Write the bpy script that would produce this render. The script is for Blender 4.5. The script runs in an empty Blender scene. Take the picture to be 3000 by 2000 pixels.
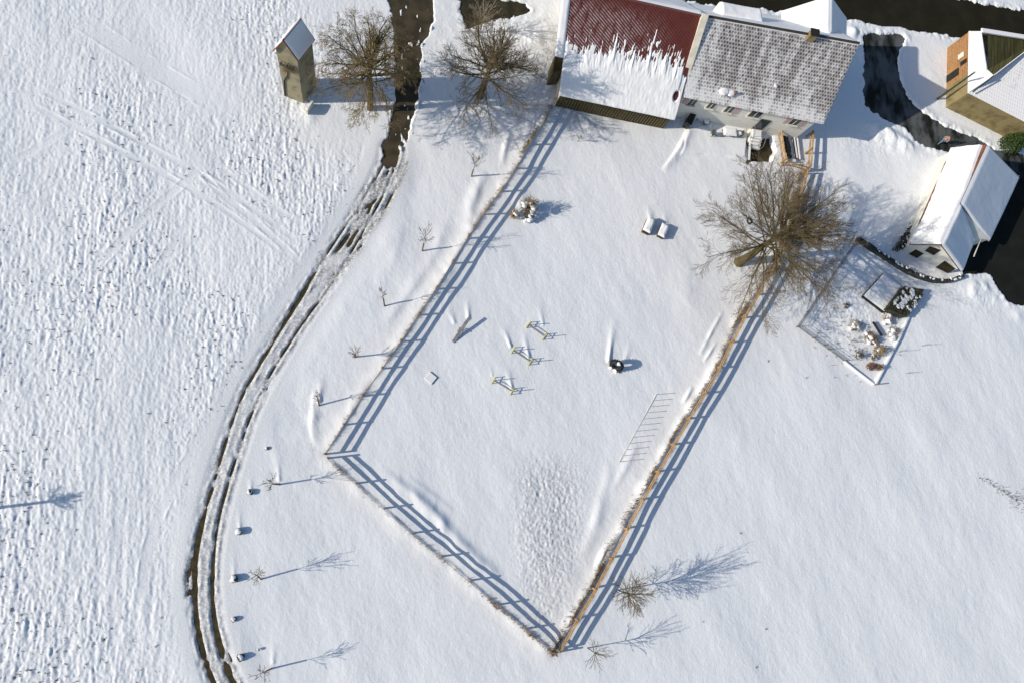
import bpy, math, random
import numpy as np
from mathutils import Vector, Matrix
random.seed(7); RNG = np.random.default_rng(11)
S = bpy.context.scene; C = S.collection
# ---------------------------------------------------------------- camera
F = 2200.0; H = 68.0; NX, NY = 1040.0, 1430.0        # focal (photo px), drone height, where straight down falls
def nrm(v): v = np.array(v, float); return v/np.linalg.norm(v)
_n = nrm([(NX-1500)/F, -(NY-1000)/F, -1]); _Z = -_n
_X = nrm(np.array([1, 0, 0.]) - _n[0]*_n); _Y = np.cross(_Z, _X); RM = np.array([_X, _Y, _Z])
def at(px, py, z=0.0):
    d = RM @ np.array([(px-1500)/F, -(py-1000)/F, -1]); t = (z-H)/d[2]
    return Vector((d[0]*t, d[1]*t, z))
def at2(px, py): p = at(px, py); return (p.x, p.y)
def proj_arr(X, Y):
    c = np.stack([X, Y, np.full_like(X, -H)], -1) @ RM
    return 1500+F*c[..., 0]/-c[..., 2], 1000-F*c[..., 1]/-c[..., 2]
cd = bpy.data.cameras.new('camera'); cam = bpy.data.objects.new('camera', cd); C.objects.link(cam); S.camera = cam
cd.lens = F/3000*36; cd.sensor_width = 36; cd.clip_end = 9000; cd.clip_start = 1
M4 = Matrix([list(RM[i]) + [0] for i in range(3)] + [[0, 0, 0, 1]]); M4.translation = (0, 0, H); cam.matrix_world = M4
# ---------------------------------------------------------------- light
SUN_E, SUN_SHADOW_AZ = math.radians(27), math.radians(7.3)
toward = Vector((-math.cos(SUN_SHADOW_AZ)*math.cos(SUN_E), -math.sin(SUN_SHADOW_AZ)*math.cos(SUN_E), math.sin(SUN_E)))
sl = bpy.data.lights.new('sun', 'SUN'); sl.energy = 4.4; sl.angle = math.radians(0.5); sl.color = (1, .915, .785)
so = bpy.data.objects.new('sun', sl); C.objects.link(so); so.rotation_euler = toward.to_track_quat('Z', 'Y').to_euler(); so.location = (-60, -10, 60)
W = bpy.data.worlds.new('World'); S.world = W; W.use_nodes = True
wn = W.node_tree; sky = wn.nodes.new('ShaderNodeTexSky'); sky.sky_type = 'NISHITA'; sky.sun_disc = False
sky.sun_elevation = SUN_E; sky.sun_rotation = math.atan2(toward.x, toward.y)
hs = wn.nodes.new('ShaderNodeHueSaturation'); hs.inputs['Saturation'].default_value = 1.22; wn.links.new(sky.outputs[0], hs.inputs['Color']); wn.links.new(hs.outputs[0], wn.nodes['Background'].inputs[0]); wn.nodes['Background'].inputs[1].default_value = 0.115
S.view_settings.view_transform = 'Standard'; S.view_settings.look = 'None'; S.view_settings.exposure = -0.015; S.view_settings.gamma = 1
# ---------------------------------------------------------------- materials
class NT:
    def __init__(s, name, rough=0.8, spec=0.3):
        s.m = bpy.data.materials.new(name); s.m.use_nodes = True; s.t = s.m.node_tree
        s.b = s.t.nodes['Principled BSDF']; s.b.inputs['Roughness'].default_value = rough
        s.b.inputs['Specular IOR Level'].default_value = spec
    def n(s, typ, **kw):
        x = s.t.nodes.new(typ)
        for k, v in kw.items(): setattr(x, k, v)
        return x
    def l(s, a, b): s.t.links.new(a, b)
    def val(s, x, sock):
        if isinstance(x, (int, float)): sock.default_value = x
        elif isinstance(x, (tuple, list)): sock.default_value = tuple(x) + ((1,) if len(x) == 3 and sock.type == 'RGBA' else ())
        else: s.l(x, sock)
    def math(s, op, a, b=0.0, clamp=False):
        x = s.n('ShaderNodeMath', operation=op, use_clamp=clamp); s.val(a, x.inputs[0]); s.val(b, x.inputs[1]); return x.outputs[0]
    def vec(s, kind='obj', scale=(1, 1, 1), rot=(0, 0, 0)):
        tc = s.n('ShaderNodeTexCoord'); mp = s.n('ShaderNodeMapping')
        mp.inputs['Scale'].default_value = scale; mp.inputs['Rotation'].default_value = rot
        s.l(tc.outputs['UV' if kind == 'uv' else 'Object'], mp.inputs[0]); return mp.outputs[0]
    def noise(s, v, scale, detail=3, rough=.55):
        x = s.n('ShaderNodeTexNoise'); s.l(v, x.inputs['Vector']); x.inputs['Scale'].default_value = scale
        x.inputs['Detail'].default_value = detail; x.inputs['Roughness'].default_value = rough; return x.outputs['Fac']
    def ramp(s, f, lo, hi):
        x = s.n('ShaderNodeMapRange'); x.interpolation_type = 'SMOOTHSTEP'; s.val(f, x.inputs[0]); x.inputs[1].default_value = lo; x.inputs[2].default_value = hi
        return x.outputs[0]
    def mix(s, f, a, b):
        x = s.n('ShaderNodeMix', data_type='RGBA'); s.val(f, x.inputs[0]); s.val(a, x.inputs[6]); s.val(b, x.inputs[7]); return x.outputs[2]
    def col(s, c): s.val(c, s.b.inputs['Base Color']); return s
    def bump(s, h, strength=.3, dist=.02):
        x = s.n('ShaderNodeBump'); s.val(h, x.inputs['Height']); x.inputs['Strength'].default_value = strength; x.inputs['Distance'].default_value = dist
        s.l(x.outputs[0], s.b.inputs['Normal']); return s
SNOW = (.80, .82, .84)
def simple(name, c1, c2=None, scale=3.0, rough=.8, stretch=(1, 1, 1), bump=.0, lo=.35, hi=.65):
    t = NT(name, rough); v = t.vec('obj', stretch); f = t.noise(v, scale)
    t.col(t.mix(t.ramp(f, lo, hi), c1, c2 or tuple(x*.75 for x in c1)))
    if bump: t.bump(t.noise(v, scale*3), bump, .02)
    return t.m
def mat_snow_ground():
    t = NT('snow_ground', .65, .2); v = t.vec('obj')
    a = t.n('ShaderNodeAttribute', attribute_name='dirt'); g = t.n('ShaderNodeAttribute', attribute_name='grit')
    spk = t.noise(v, 5.0, 4, .7)
    dirt = t.math('MULTIPLY', a.outputs['Fac'], t.ramp(spk, .3, .62), True)
    c = t.mix(t.math('MULTIPLY', t.noise(v, .12, 2), .5), SNOW, (.77, .80, .84))
    c = t.mix(dirt, c, (.19, .17, .14))
    sp2 = t.math('MULTIPLY', g.outputs['Fac'], t.ramp(t.noise(v, 6.5, 2, .5), .66, .74), True)
    c = t.mix(sp2, c, (.10, .09, .07)); t.col(c)
    return t.bump(t.noise(t.vec('obj', (1, .7, 1), (0, 0, .35)), 5.5, 5, .7), .8, .035).m
def mat_snow(): 
    t = NT('snow', .65, .2); v = t.vec('obj'); t.col(t.mix(t.noise(v, .8), (.80, .81, .83), (.84, .85, .86))); return t.bump(t.noise(v, 5, 4), .25, .04).m
def mat_asphalt(name, frost=.0, base=(.0125, .012, .0075), b2=(.022, .021, .014)):
    t = NT(name, .95, .04); v = t.vec('obj'); c = t.mix(t.ramp(t.noise(v, .5, 4), .35, .7), base, b2)
    c = t.mix(t.math('MULTIPLY', t.noise(v, 8, 3), .5), c, tuple(x*1.6 for x in b2))
    if frost:
        sy = t.n('ShaderNodeSeparateXYZ'); t.l(v, sy.inputs[0]); f = t.math('MULTIPLY', t.math('MULTIPLY', t.ramp(t.noise(t.vec('obj', (1, .45, 1)), .6, 5, .6), .38, .62), t.ramp(t.math('ADD', sy.outputs[1], t.noise(v, .5)), 34.5, 37.5)), frost); c = t.mix(f, c, (.17, .18, .185))
    t.col(c); return t.bump(t.noise(v, 12, 3), .3, .02).m
def mat_red_roof():
    t = NT('red_sheet_roof', .55, .4); v = t.vec('uv'); d = t.n('ShaderNodeVectorMath', operation='DOT_PRODUCT'); t.l(v, d.inputs[0]); d.inputs[1].default_value = (.56, .83, 0)
    w = t.math('SINE', t.math('MULTIPLY', d.outputs['Value'], 2*math.pi/.225)); sx = t.n('ShaderNodeSeparateXYZ'); t.l(v, sx.inputs[0])
    left = t.ramp(t.math('SUBTRACT', t.math('ADD', sx.outputs[0], t.math('MULTIPLY', t.noise(v, .5), 3.0)), t.math('MULTIPLY', t.math('SUBTRACT', sx.outputs[1], 5.), -.3)), 12.5, 5.5)
    top = t.ramp(sx.outputs[1], 9.6, 8.0)
    f = t.math('MULTIPLY', t.ramp(w, -.3, .8), t.math('ADD', t.math('MULTIPLY', t.math('MULTIPLY', left, .72), top), .04))
    nz = t.ramp(t.noise(t.vec('uv', (1.2, .5, 1)), 2.0, 4), .3, .62)
    c = t.mix(t.noise(v, 1.0), (.080, .013, .008), (.11, .021, .012)); c = t.mix(t.math('MULTIPLY', f, nz), c, (.50, .42, .43)); t.col(c)
    return t.bump(w, .3, .03).m
def mat_tiled_snow(name, tile=(.085, .066, .058), bias=.0):
    t = NT(name, .8, .2); v = t.vec('uv'); nz_ = t.n('ShaderNodeTexNoise'); t.l(v, nz_.inputs['Vector']); nz_.inputs['Scale'].default_value = 2.6
    ma = t.n('ShaderNodeVectorMath', operation='MULTIPLY_ADD'); t.l(nz_.outputs['Color'], ma.inputs[0]); ma.inputs[1].default_value = (.15, .12, 0); t.l(v, ma.inputs[2]); sep = t.n('ShaderNodeSeparateXYZ'); t.l(ma.outputs[0], sep.inputs[0])
    vy_ = t.math('DIVIDE', sep.outputs[1], .33); row = t.math('FLOOR', vy_); ux = t.math('ADD', t.math('DIVIDE', sep.outputs[0], .30), t.math('MULTIPLY', row, .5)); col_ = t.math('FLOOR', ux)
    fx = t.math('ABSOLUTE', t.math('SUBTRACT', t.math('FRACT', ux), .5)); fy = t.math('ABSOLUTE', t.math('SUBTRACT', t.math('FRACT', vy_), .5)); cell = t.math('MULTIPLY', t.ramp(fx, .5, .24), t.ramp(fy, .5, .22))
    cmb = t.n('ShaderNodeCombineXYZ'); t.l(col_, cmb.inputs[0]); t.l(row, cmb.inputs[1]); wnz = t.n('ShaderNodeTexWhiteNoise', noise_dimensions='2D'); t.l(cmb.outputs[0], wnz.inputs['Vector']); rnd_ = wnz.outputs['Value']
    st = t.noise(t.vec('uv', (1.0, .12, 1)), 1.2, 4, .6); sp = t.noise(v, 2.4, 3, .6); sx = t.n('ShaderNodeSeparateXYZ'); t.l(v, sx.inputs[0])
    low = t.ramp(sx.outputs[1], .2, 2.6); lf = t.ramp(sx.outputs[0], .3, 2.2)
    k = t.math('ADD', t.math('ADD', t.math('MULTIPLY', st, 1.5), t.math('MULTIPLY', t.math('SUBTRACT', rnd_, .5), .26)), t.math('ADD', t.math('MULTIPLY', sp, .35), t.math('ADD', t.math('MULTIPLY', low, .32), t.math('MULTIPLY', lf, .22))))
    k = t.ramp(k, .84-bias, 1.62-bias); vis = t.math('MULTIPLY', cell, k, True)
    full = t.math('MULTIPLY', t.ramp(k, .6, 1.0), .6)
    c = t.mix(t.math('MAXIMUM', vis, full), (.74, .74, .75), tile); t.col(c); return t.bump(cell, .4, -.04).m
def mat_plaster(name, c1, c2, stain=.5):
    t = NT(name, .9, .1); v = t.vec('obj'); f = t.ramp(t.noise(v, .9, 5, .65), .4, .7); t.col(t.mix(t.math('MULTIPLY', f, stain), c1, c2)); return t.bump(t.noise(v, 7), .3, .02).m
def mat_brick():
    t = NT('orange_brick', .85, .1); v = t.vec('uv'); b = t.n('ShaderNodeTexBrick'); t.l(v, b.inputs['Vector']); b.inputs['Scale'].default_value = 1
    b.inputs['Brick Width'].default_value = .5; b.inputs['Row Height'].default_value = .25; b.inputs['Mortar Size'].default_value = .03
    b.inputs['Color1'].default_value = (.25, .11, .045, 1); b.inputs['Color2'].default_value = (.36, .17, .07, 1); b.inputs['Mortar'].default_value = (.34, .25, .13, 1)
    t.col(t.mix(t.math('MULTIPLY', t.ramp(t.noise(v, .7, 4), .5, .7), .7), b.outputs['Color'], (.20, .12, .05))); return t.m
def mat_boards(name, c1, c2, axis='u', w=.2):
    t = NT(name, .85, .15); v = t.vec('uv', (1/w, .35, 1) if axis == 'u' else (.35, 1/w, 1)); b = t.n('ShaderNodeTexBrick', offset=.0); t.l(t.vec('uv'), b.inputs['Vector'])
    b.inputs['Scale'].default_value = 1; b.inputs['Brick Width'].default_value = w if axis == 'u' else 40; b.inputs['Row Height'].default_value = 40 if axis == 'u' else w; b.inputs['Mortar Size'].default_value = .018
    c = t.mix(t.ramp(t.noise(v, 1.0, 3), .35, .65), c1, c2); t.col(t.mix(b.outputs['Fac'], c, tuple(x*.25 for x in c1))); return t.m
M = dict(ground=mat_snow_ground(), snow=mat_snow(), road=mat_asphalt('asphalt'), drive=mat_asphalt('frosted_asphalt', .62, (.010, .0115, .010), (.017, .019, .017)),
    mud=simple('brown_mud', (.070, .052, .022), (.032, .025, .012), 2.2, .9, bump=.4), ice=simple('icy_lane', (.072, .055, .031), (.036, .029, .017), .8, .9, bump=.3),
    red=mat_red_roof(), tiles=mat_tiled_snow('snowy_roof_tiles'), tiles2=mat_tiled_snow('lightly_specked_tiles', (.2, .2, .2), -.55),
    cream=mat_plaster('cream_plaster', (.62, .59, .50), (.45, .42, .34), .4), white=mat_plaster('white_plaster', (.72, .71, .66), (.55, .53, .47), .4),
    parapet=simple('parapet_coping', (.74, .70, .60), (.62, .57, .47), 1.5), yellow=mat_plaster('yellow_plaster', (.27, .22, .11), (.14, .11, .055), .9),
    stone=mat_plaster('tower_render', (.29, .265, .18), (.13, .12, .08), .9), brick=mat_brick(), moss=mat_boards('mossy_tiles', (.075, .075, .030), (.040, .038, .016), 'u', .3),
    wood=simple('golden_timber', (.42, .27, .12), (.27, .165, .07), 2.5, .8, (1, 1, 1)), palewood=simple('frosty_wood', (.45, .45, .46), (.32, .32, .33), 4), tanwood=simple('tan_timber', (.36, .25, .14), (.24, .165, .09), 2.5, .8), oldwood=simple('weathered_timber', (.20, .15, .105), (.12, .09, .065), 3),
    barnwood=mat_boards('barn_boards', (.15, .12, .06), (.07, .055, .03), 'u', .28), dark=simple('dark_void', (.012, .012, .010), (.02, .02, .016), 2),
    glass=simple('window_glass', (.03, .04, .045), (.05, .06, .065), 2, .15), pink=simple('pink_shutter', (.50, .36, .36), (.44, .31, .31), 4), frame=simple('white_frame', (.7, .69, .62), (.6, .58, .5), 4),
    bark=simple('bark', (.14, .115, .055), (.09, .072, .036), 3, .9), twig=simple('twigs', (.19, .145, .085), (.13, .10, .058), 1.0, .9), greenbark=simple('mossy_bark', (.115, .092, .035), (.075, .06, .025), 2.2, .9),
    willow=simple('willow_twigs', (.24, .17, .075), (.16, .12, .055), .6, .9), paletwig=simple('pale_twigs', (.36, .31, .24), (.27, .23, .17), 2), darktwig=simple('dark_twigs', (.06, .06, .04), (.04, .038, .026), 2),
    leaf=simple('evergreen_leaf', (.062, .064, .040), (.036, .037, .024), 3, .7), bright=simple('bright_shrub', (.042, .078, .012), (.022, .045, .008), 3, .7), redleaf=simple('rusty_leaves', (.22, .10, .05), (.13, .06, .035), 5),
    straw=simple('dry_grass', (.32, .22, .11), (.19, .13, .065), 3, .9), stubble=simple('stubble', (.05, .048, .040), (.09, .08, .06), 3, .9), rust=simple('rusty_tiles', (.22, .085, .045), (.12, .05, .03), 2.5), darkstone=simple('dark_stone', (.035, .038, .036), (.10, .105, .10), 2.2, .9, bump=.5, lo=.5, hi=.7),
    rubber=simple('black_rubber', (.012, .012, .012), (.02, .02, .02), 4, .6), metal=simple('grey_metal', (.22, .23, .24), (.15, .16, .17), 4, .5), yellowp=simple('yellow_paint', (.55, .50, .10), (.40, .38, .12), 4, .5), pond=simple('pond_surface', (.020, .018, .006), (.045, .032, .012), .8, .5),
    blue=simple('blue_denim', (.13, .22, .33), (.10, .17, .26), 6), jacket=simple('dusty_pink_jacket', (.36, .25, .22), (.30, .20, .18), 6), skin=simple('skin', (.55, .34, .25), (.5, .3, .22), 6, .5), hair=simple('brown_hair', (.09, .05, .03), (.06, .03, .02), 8), shoe=simple('dark_shoe', (.03, .03, .03), (.05, .05, .05), 5))
# ---------------------------------------------------------------- helpers
class MB:
    """collects geometry, links it as one mesh object"""
    def __init__(s): s.v = []; s.f = []; s.uv = []; s.mi = []; s.mats = None
    def face(s, pts, uv=None, mi=0):
        i = len(s.v); s.v += [tuple(p) for p in pts]; s.f.append(tuple(range(i, i+len(pts))))
        s.uv.append(uv or [(0, 0)]*len(pts)); s.mi.append(mi); return s
    def quad_uv(s, a, b, c, d, mi=0):
        """a-b along the bottom, d-c along the top; UV in metres"""
        a, b, c, d = map(Vector, (a, b, c, d)); w = (b-a); u = w.normalized(); n = w.cross(d-a).normalized(); t = n.cross(u)
        return s.face([a, b, c, d], [((p-a).dot(u), (p-a).dot(t)) for p in (a, b, c, d)], mi)
    def box(s, c, size, rz=0, rx=0, mi=0, taper=1.0, ry=0):
        R = Matrix.Rotation(rz, 3, 'Z') @ Matrix.Rotation(ry, 3, 'Y') @ Matrix.Rotation(rx, 3, 'X'); c = Vector(c); x, y, z = [q/2 for q in size]
        P = [c + R @ Vector((sx*x*(taper if sz > 0 else 1), sy*y*(taper if sz > 0 else 1), sz*z)) for sz in (-1, 1) for sx, sy in ((-1, -1), (1, -1), (1, 1), (-1, 1))]
        for q in ((0, 3, 2, 1), (4, 5, 6, 7), (0, 1, 5, 4), (1, 2, 6, 5), (2, 3, 7, 6), (3, 0, 4, 7)): s.quad_uv(*[P[k] for k in q], mi=mi)
        return s
    def bar(s, p, q, w, h, up=(0, 0, 1)):
        p, q = Vector(p), Vector(q); d = (q-p).normalized(); sd = d.cross(Vector(up)).normalized()*w/2; u = sd.cross(d).normalized()*h/2
        P = [p-sd-u, p+sd-u, p+sd+u, p-sd+u, q-sd-u, q+sd-u, q+sd+u, q-sd+u]
        for k in ((0, 1, 2, 3), (7, 6, 5, 4), (1, 0, 4, 5), (2, 1, 5, 6), (3, 2, 6, 7), (0, 3, 7, 4)): s.quad_uv(*[P[j] for j in k])
        return s
    def prism(s, pts, z0, z1, mi=0):
        """vertical prism over a plan polygon"""
        lo = [Vector((p[0], p[1], z0)) for p in pts]; hi = [Vector((p[0], p[1], z1)) for p in pts]; n = len(pts)
        for i in range(n): s.quad_uv(lo[i], lo[(i+1) % n], hi[(i+1) % n], hi[i], mi)
        s.face(hi, mi=mi); s.face(lo[::-1], mi=mi); return s
    def slab(s, pts, thick, uvo=None, mi=0):
        """thick plate under the polygon pts; UV metres from pts[0]-pts[1]"""
        P = [Vector(p) for p in pts]; u = (P[1]-P[0]).normalized(); n = (P[1]-P[0]).cross(P[-1]-P[0]).normalized()
        if n.z < 0: n = -n
        t = n.cross(u); o = Vector(uvo) if uvo is not None else P[0]; uv = [((p-o).dot(u), abs((p-o).dot(t))) for p in P]; Q = [p-n*thick for p in P]; k = len(P)
        for i in range(1, k-1): s.face([P[0], P[i], P[i+1]], [uv[0], uv[i], uv[i+1]], mi); s.face([Q[0], Q[i+1], Q[i]], mi=mi)
        for i in range(k): s.face([P[i], Q[i], Q[(i+1) % k], P[(i+1) % k]], mi=mi)
        return s
    def tube(s, p, q, r0, r1, n=6, cap=True):
        p, q = Vector(p), Vector(q); d = (q-p)
        if d.length < 1e-6: return s
        d.normalize(); a = d.orthogonal().normalized(); b = d.cross(a)
        A = [p+(a*math.cos(2*math.pi*i/n)+b*math.sin(2*math.pi*i/n))*r0 for i in range(n)]; B = [q+(a*math.cos(2*math.pi*i/n)+b*math.sin(2*math.pi*i/n))*r1 for i in range(n)]
        for i in range(n): s.face([A[i], A[(i+1) % n], B[(i+1) % n], B[i]])
        if cap: s.face(B); s.face(A[::-1])
        return s
    def blob(s, c, r, squash=.6, amp=.25, sub=2, seed=0):
        c = Vector(c); rr = random.Random(seed*7+3); n1, n2 = 10+4*sub, 5+2*sub; ph = [rr.uniform(0, 6.3) for _ in range(6)]
        def P(i, j):
            a = 2*math.pi*(i % n1)/n1; e = -math.pi/2+math.pi*j/n2; x, y, z = math.cos(a)*math.cos(e), math.sin(a)*math.cos(e), math.sin(e)
            k = 1+amp*(math.sin(3*x+ph[0]+2*y)+math.sin(4*y+ph[1]+z*3)*.7+math.sin(7*x+5*z+ph[2])*.4)*.6
            return c+Vector((x*k, y*k, z*k*squash))*r
        for j in range(n2):
            for i in range(n1):
                if j == 0: s.face([P(0, 0), P(i+1, 1), P(i, 1)])
                elif j == n2-1: s.face([P(i, j), P(i+1, j), P(0, n2)])
                else: s.face([P(i, j), P(i+1, j), P(i+1, j+1), P(i, j+1)])
        return s
    def build(s, name, mat, parent=None, smooth=False, origin=None):
        me = bpy.data.meshes.new(name); o0 = Vector(origin) if origin is not None else (parent.location.copy() if parent is not None else Vector((0, 0, 0)))
        me.from_pydata([tuple(Vector(v)-o0) for v in s.v], [], s.f)
        for m in (mat if isinstance(mat, list) else [mat]): me.materials.append(m)
        uvl = me.uv_layers.new(name='uv'); uvl.data.foreach_set('uv', np.array([c for f in s.uv for c in f], dtype=np.float32).ravel())
        if any(s.mi): me.polygons.foreach_set('material_index', s.mi)
        if smooth:
            me.polygons.foreach_set('use_smooth', [True]*len(me.polygons))
            import bmesh; bm = bmesh.new(); bm.from_mesh(me); bmesh.ops.remove_doubles(bm, verts=bm.verts, dist=1e-4); bm.to_mesh(me); bm.free()
        me.validate(); o = bpy.data.objects.new(name, me); C.objects.link(o)
        if parent is not None: o.parent = parent
        elif origin is not None: o.location = o0
        return o
def tag(o, label=None, cat=None, group=None, kind=None):
    for k, v in (('label', label), ('category', cat), ('group', group), ('kind', kind)):
        if v: o[k] = v
    return o
def thing(name, loc, label, cat, group=None):
    o = bpy.data.objects.new(name, None); C.objects.link(o); o.location = loc; o.empty_display_size = .2; return tag(o, label, cat, group)
def copy_tree(o, parent=None):
    c = o.copy(); C.objects.link(c); c.parent = parent
    for ch in list(o.children): copy_tree(ch, c)
    return c
def grid_mesh(name, X, Y, Z, mat, parent=None, attrs=None, origin=Vector((0, 0, 0))):
    ny, nx = X.shape; co = np.stack([X-origin.x, Y-origin.y, Z-origin.z], -1).reshape(-1, 3).astype(np.float32)
    i = (np.arange(ny-1)[:, None]*nx+np.arange(nx-1)[None, :]).ravel(); q = np.stack([i, i+1, i+nx+1, i+nx], -1).astype(np.int32)
    me = bpy.data.meshes.new(name); me.vertices.add(len(co)); me.vertices.foreach_set('co', co.ravel())
    me.loops.add(q.size); me.loops.foreach_set('vertex_index', q.ravel()); me.polygons.add(len(q)); me.polygons.foreach_set('loop_start', np.arange(0, q.size, 4, dtype=np.int32))
    me.update(calc_edges=True); me.polygons.foreach_set('use_smooth', np.ones(len(q), dtype=bool)); me.materials.append(mat)
    for k, a in (attrs or {}).items(): at_ = me.attributes.new(k, 'FLOAT', 'POINT'); at_.data.foreach_set('value', a.ravel().astype(np.float32))
    o = bpy.data.objects.new(name, me); C.objects.link(o)
    if parent is not None: o.parent = parent
    return o
def sstep(a, b, x): t = np.clip((x-a)/(b-a), 0, 1); return t*t*(3-2*t)
# ---------------------------------------------------------------- snow ground as a height field
ST = .08; X0, X1, Y0, Y1 = -38.0, 86.0, -24.0, 64.0
gx = np.arange(X0, X1+ST/2, ST); gy = np.arange(Y0, Y1+ST/2, ST); GX, GY = np.meshgrid(gx, gy); NYg, NXg = GX.shape
def field(lx, ly, seed, ang=0.0):
    """smooth random field, unit variance, correlation lengths lx, ly metres, rotated by ang"""
    r = np.random.default_rng(seed).standard_normal((NYg, NXg)); kx = np.fft.rfftfreq(NXg, ST)[None, :]*2*np.pi; ky = np.fft.fftfreq(NYg, ST)[:, None]*2*np.pi
    a = kx*math.cos(ang)+ky*math.sin(ang); b = -kx*math.sin(ang)+ky*math.cos(ang)
    f = np.fft.irfft2(np.fft.rfft2(r)*np.exp(-(a*lx)**2/2-(b*ly)**2/2), s=(NYg, NXg)); return (f-f.mean())/f.std()
def win(xa, xb, ya, yb):
    i0, i1 = max(0, int((xa-X0)/ST)), min(NXg, int((xb-X0)/ST)+2); j0, j1 = max(0, int((ya-Y0)/ST)), min(NYg, int((yb-Y0)/ST)+2)
    return (slice(j0, max(j0, j1)), slice(i0, max(i0, i1)))
def seg_dist(poly, rad):
    """(distance, signed side, arc position 0-1) to a world polyline; distance inf beyond rad"""
    D = np.full(GX.shape, 1e3); SG = np.zeros(GX.shape); T = np.zeros(GX.shape); L = [0]
    for a, b in zip(poly[:-1], poly[1:]): L.append(L[-1]+math.hypot(b[0]-a[0], b[1]-a[1]))
    for k, (a, b) in enumerate(zip(poly[:-1], poly[1:])):
        w = win(min(a[0], b[0])-rad, max(a[0], b[0])+rad, min(a[1], b[1])-rad, max(a[1], b[1])+rad); x, y = GX[w], GY[w]
        if x.size == 0: continue
        dx, dy = b[0]-a[0], b[1]-a[1]; l2 = dx*dx+dy*dy+1e-9; t = np.clip(((x-a[0])*dx+(y-a[1])*dy)/l2, 0, 1); d = np.hypot(x-a[0]-t*dx, y-a[1]-t*dy)
        m = d < D[w]; D[w] = np.where(m, d, D[w]); SG[w] = np.where(m, np.sign(dx*(y-a[1])-dy*(x-a[0])), SG[w]); T[w] = np.where(m, (L[k]+t*math.sqrt(l2))/L[-1], T[w])
    return D, SG, T
def sdf(poly, rad=3.0):
    """signed distance to world polygon, negative inside"""
    D, _, _ = seg_dist(poly+[poly[0]], rad); xs = [p[0] for p in poly]; ys = [p[1] for p in poly]; w = win(min(xs), max(xs), min(ys), max(ys)); x, y = GX[w], GY[w]; ins = np.zeros(x.shape, bool)
    for (ax, ay), (bx, by) in zip(poly, poly[1:]+[poly[0]]):
        if ay == by: continue
        ins ^= ((ay > y) != (by > y)) & (x < (bx-ax)*(y-ay)/(by-ay)+ax)
    I = np.zeros(GX.shape, bool); I[w] = ins; return np.where(I, -D, D)
def PX(*pts): return [at2(*p) for p in pts]
def smooth_poly(P, n=4):
    out = []
    for i in range(len(P)-1):
        p0, p1, p2, p3 = P[max(i-1, 0)], P[i], P[i+1], P[min(i+2, len(P)-1)]
        for k in range(n):
            t = k/n; out.append(tuple(.5*((2*p1[j])+(-p0[j]+p2[j])*t+(2*p0[j]-5*p1[j]+4*p2[j]-p3[j])*t*t+(-p0[j]+3*p1[j]-3*p2[j]+p3[j])*t**3) for j in (0, 1)))
    return out+[P[-1]]
IPX, IPY = proj_arr(GX, GY)
n_big, n_mid, n_f1, n_f2, n_f3 = field(7, 7, 1), field(1.1, 1.8, 2, .4), field(.28, .5, 3, .35), field(.16, .2, 4), field(.35, .35, 5)
LFENCE = PX((952, 1329), (1054, 1170), (1114, 1087), (1169, 1007), (1224, 926), (1278, 845), (1324, 771), (1400, 650), (1463, 566), (1512, 492), (1555, 413), (1591, 362), (1627, 290))
FFENCE = PX((953, 1333), (1078, 1446), (1235, 1585), (1328, 1656), (1409, 1730), (1534, 1835), (1623, 1911))
RFENCE = PX((1623, 1911), (1741, 1709), (1882, 1441), (1984, 1263), (2086, 1097), (2160, 946), (2254, 791), (2300, 690), (2348, 510))
RUT_L = smooth_poly(PX((1130, 440), (1120, 487), (1071, 574), (944, 765), (867, 893), (765, 1059), (695, 1193), (625, 1416), (582, 1569), (570, 1696), (580, 1849), (621, 1990), (690, 2130)))
RUT_R = smooth_poly(PX((1170, 440), (1154, 497), (1108, 600), (982, 816), (880, 957), (778, 1122), (714, 1275), (644, 1505), (622, 1696), (634, 1849), (682, 2000), (760, 2140)))
Z = .05*n_big+.012*n_mid+.040*field(1.7, 3.4, 61, .5)
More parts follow.
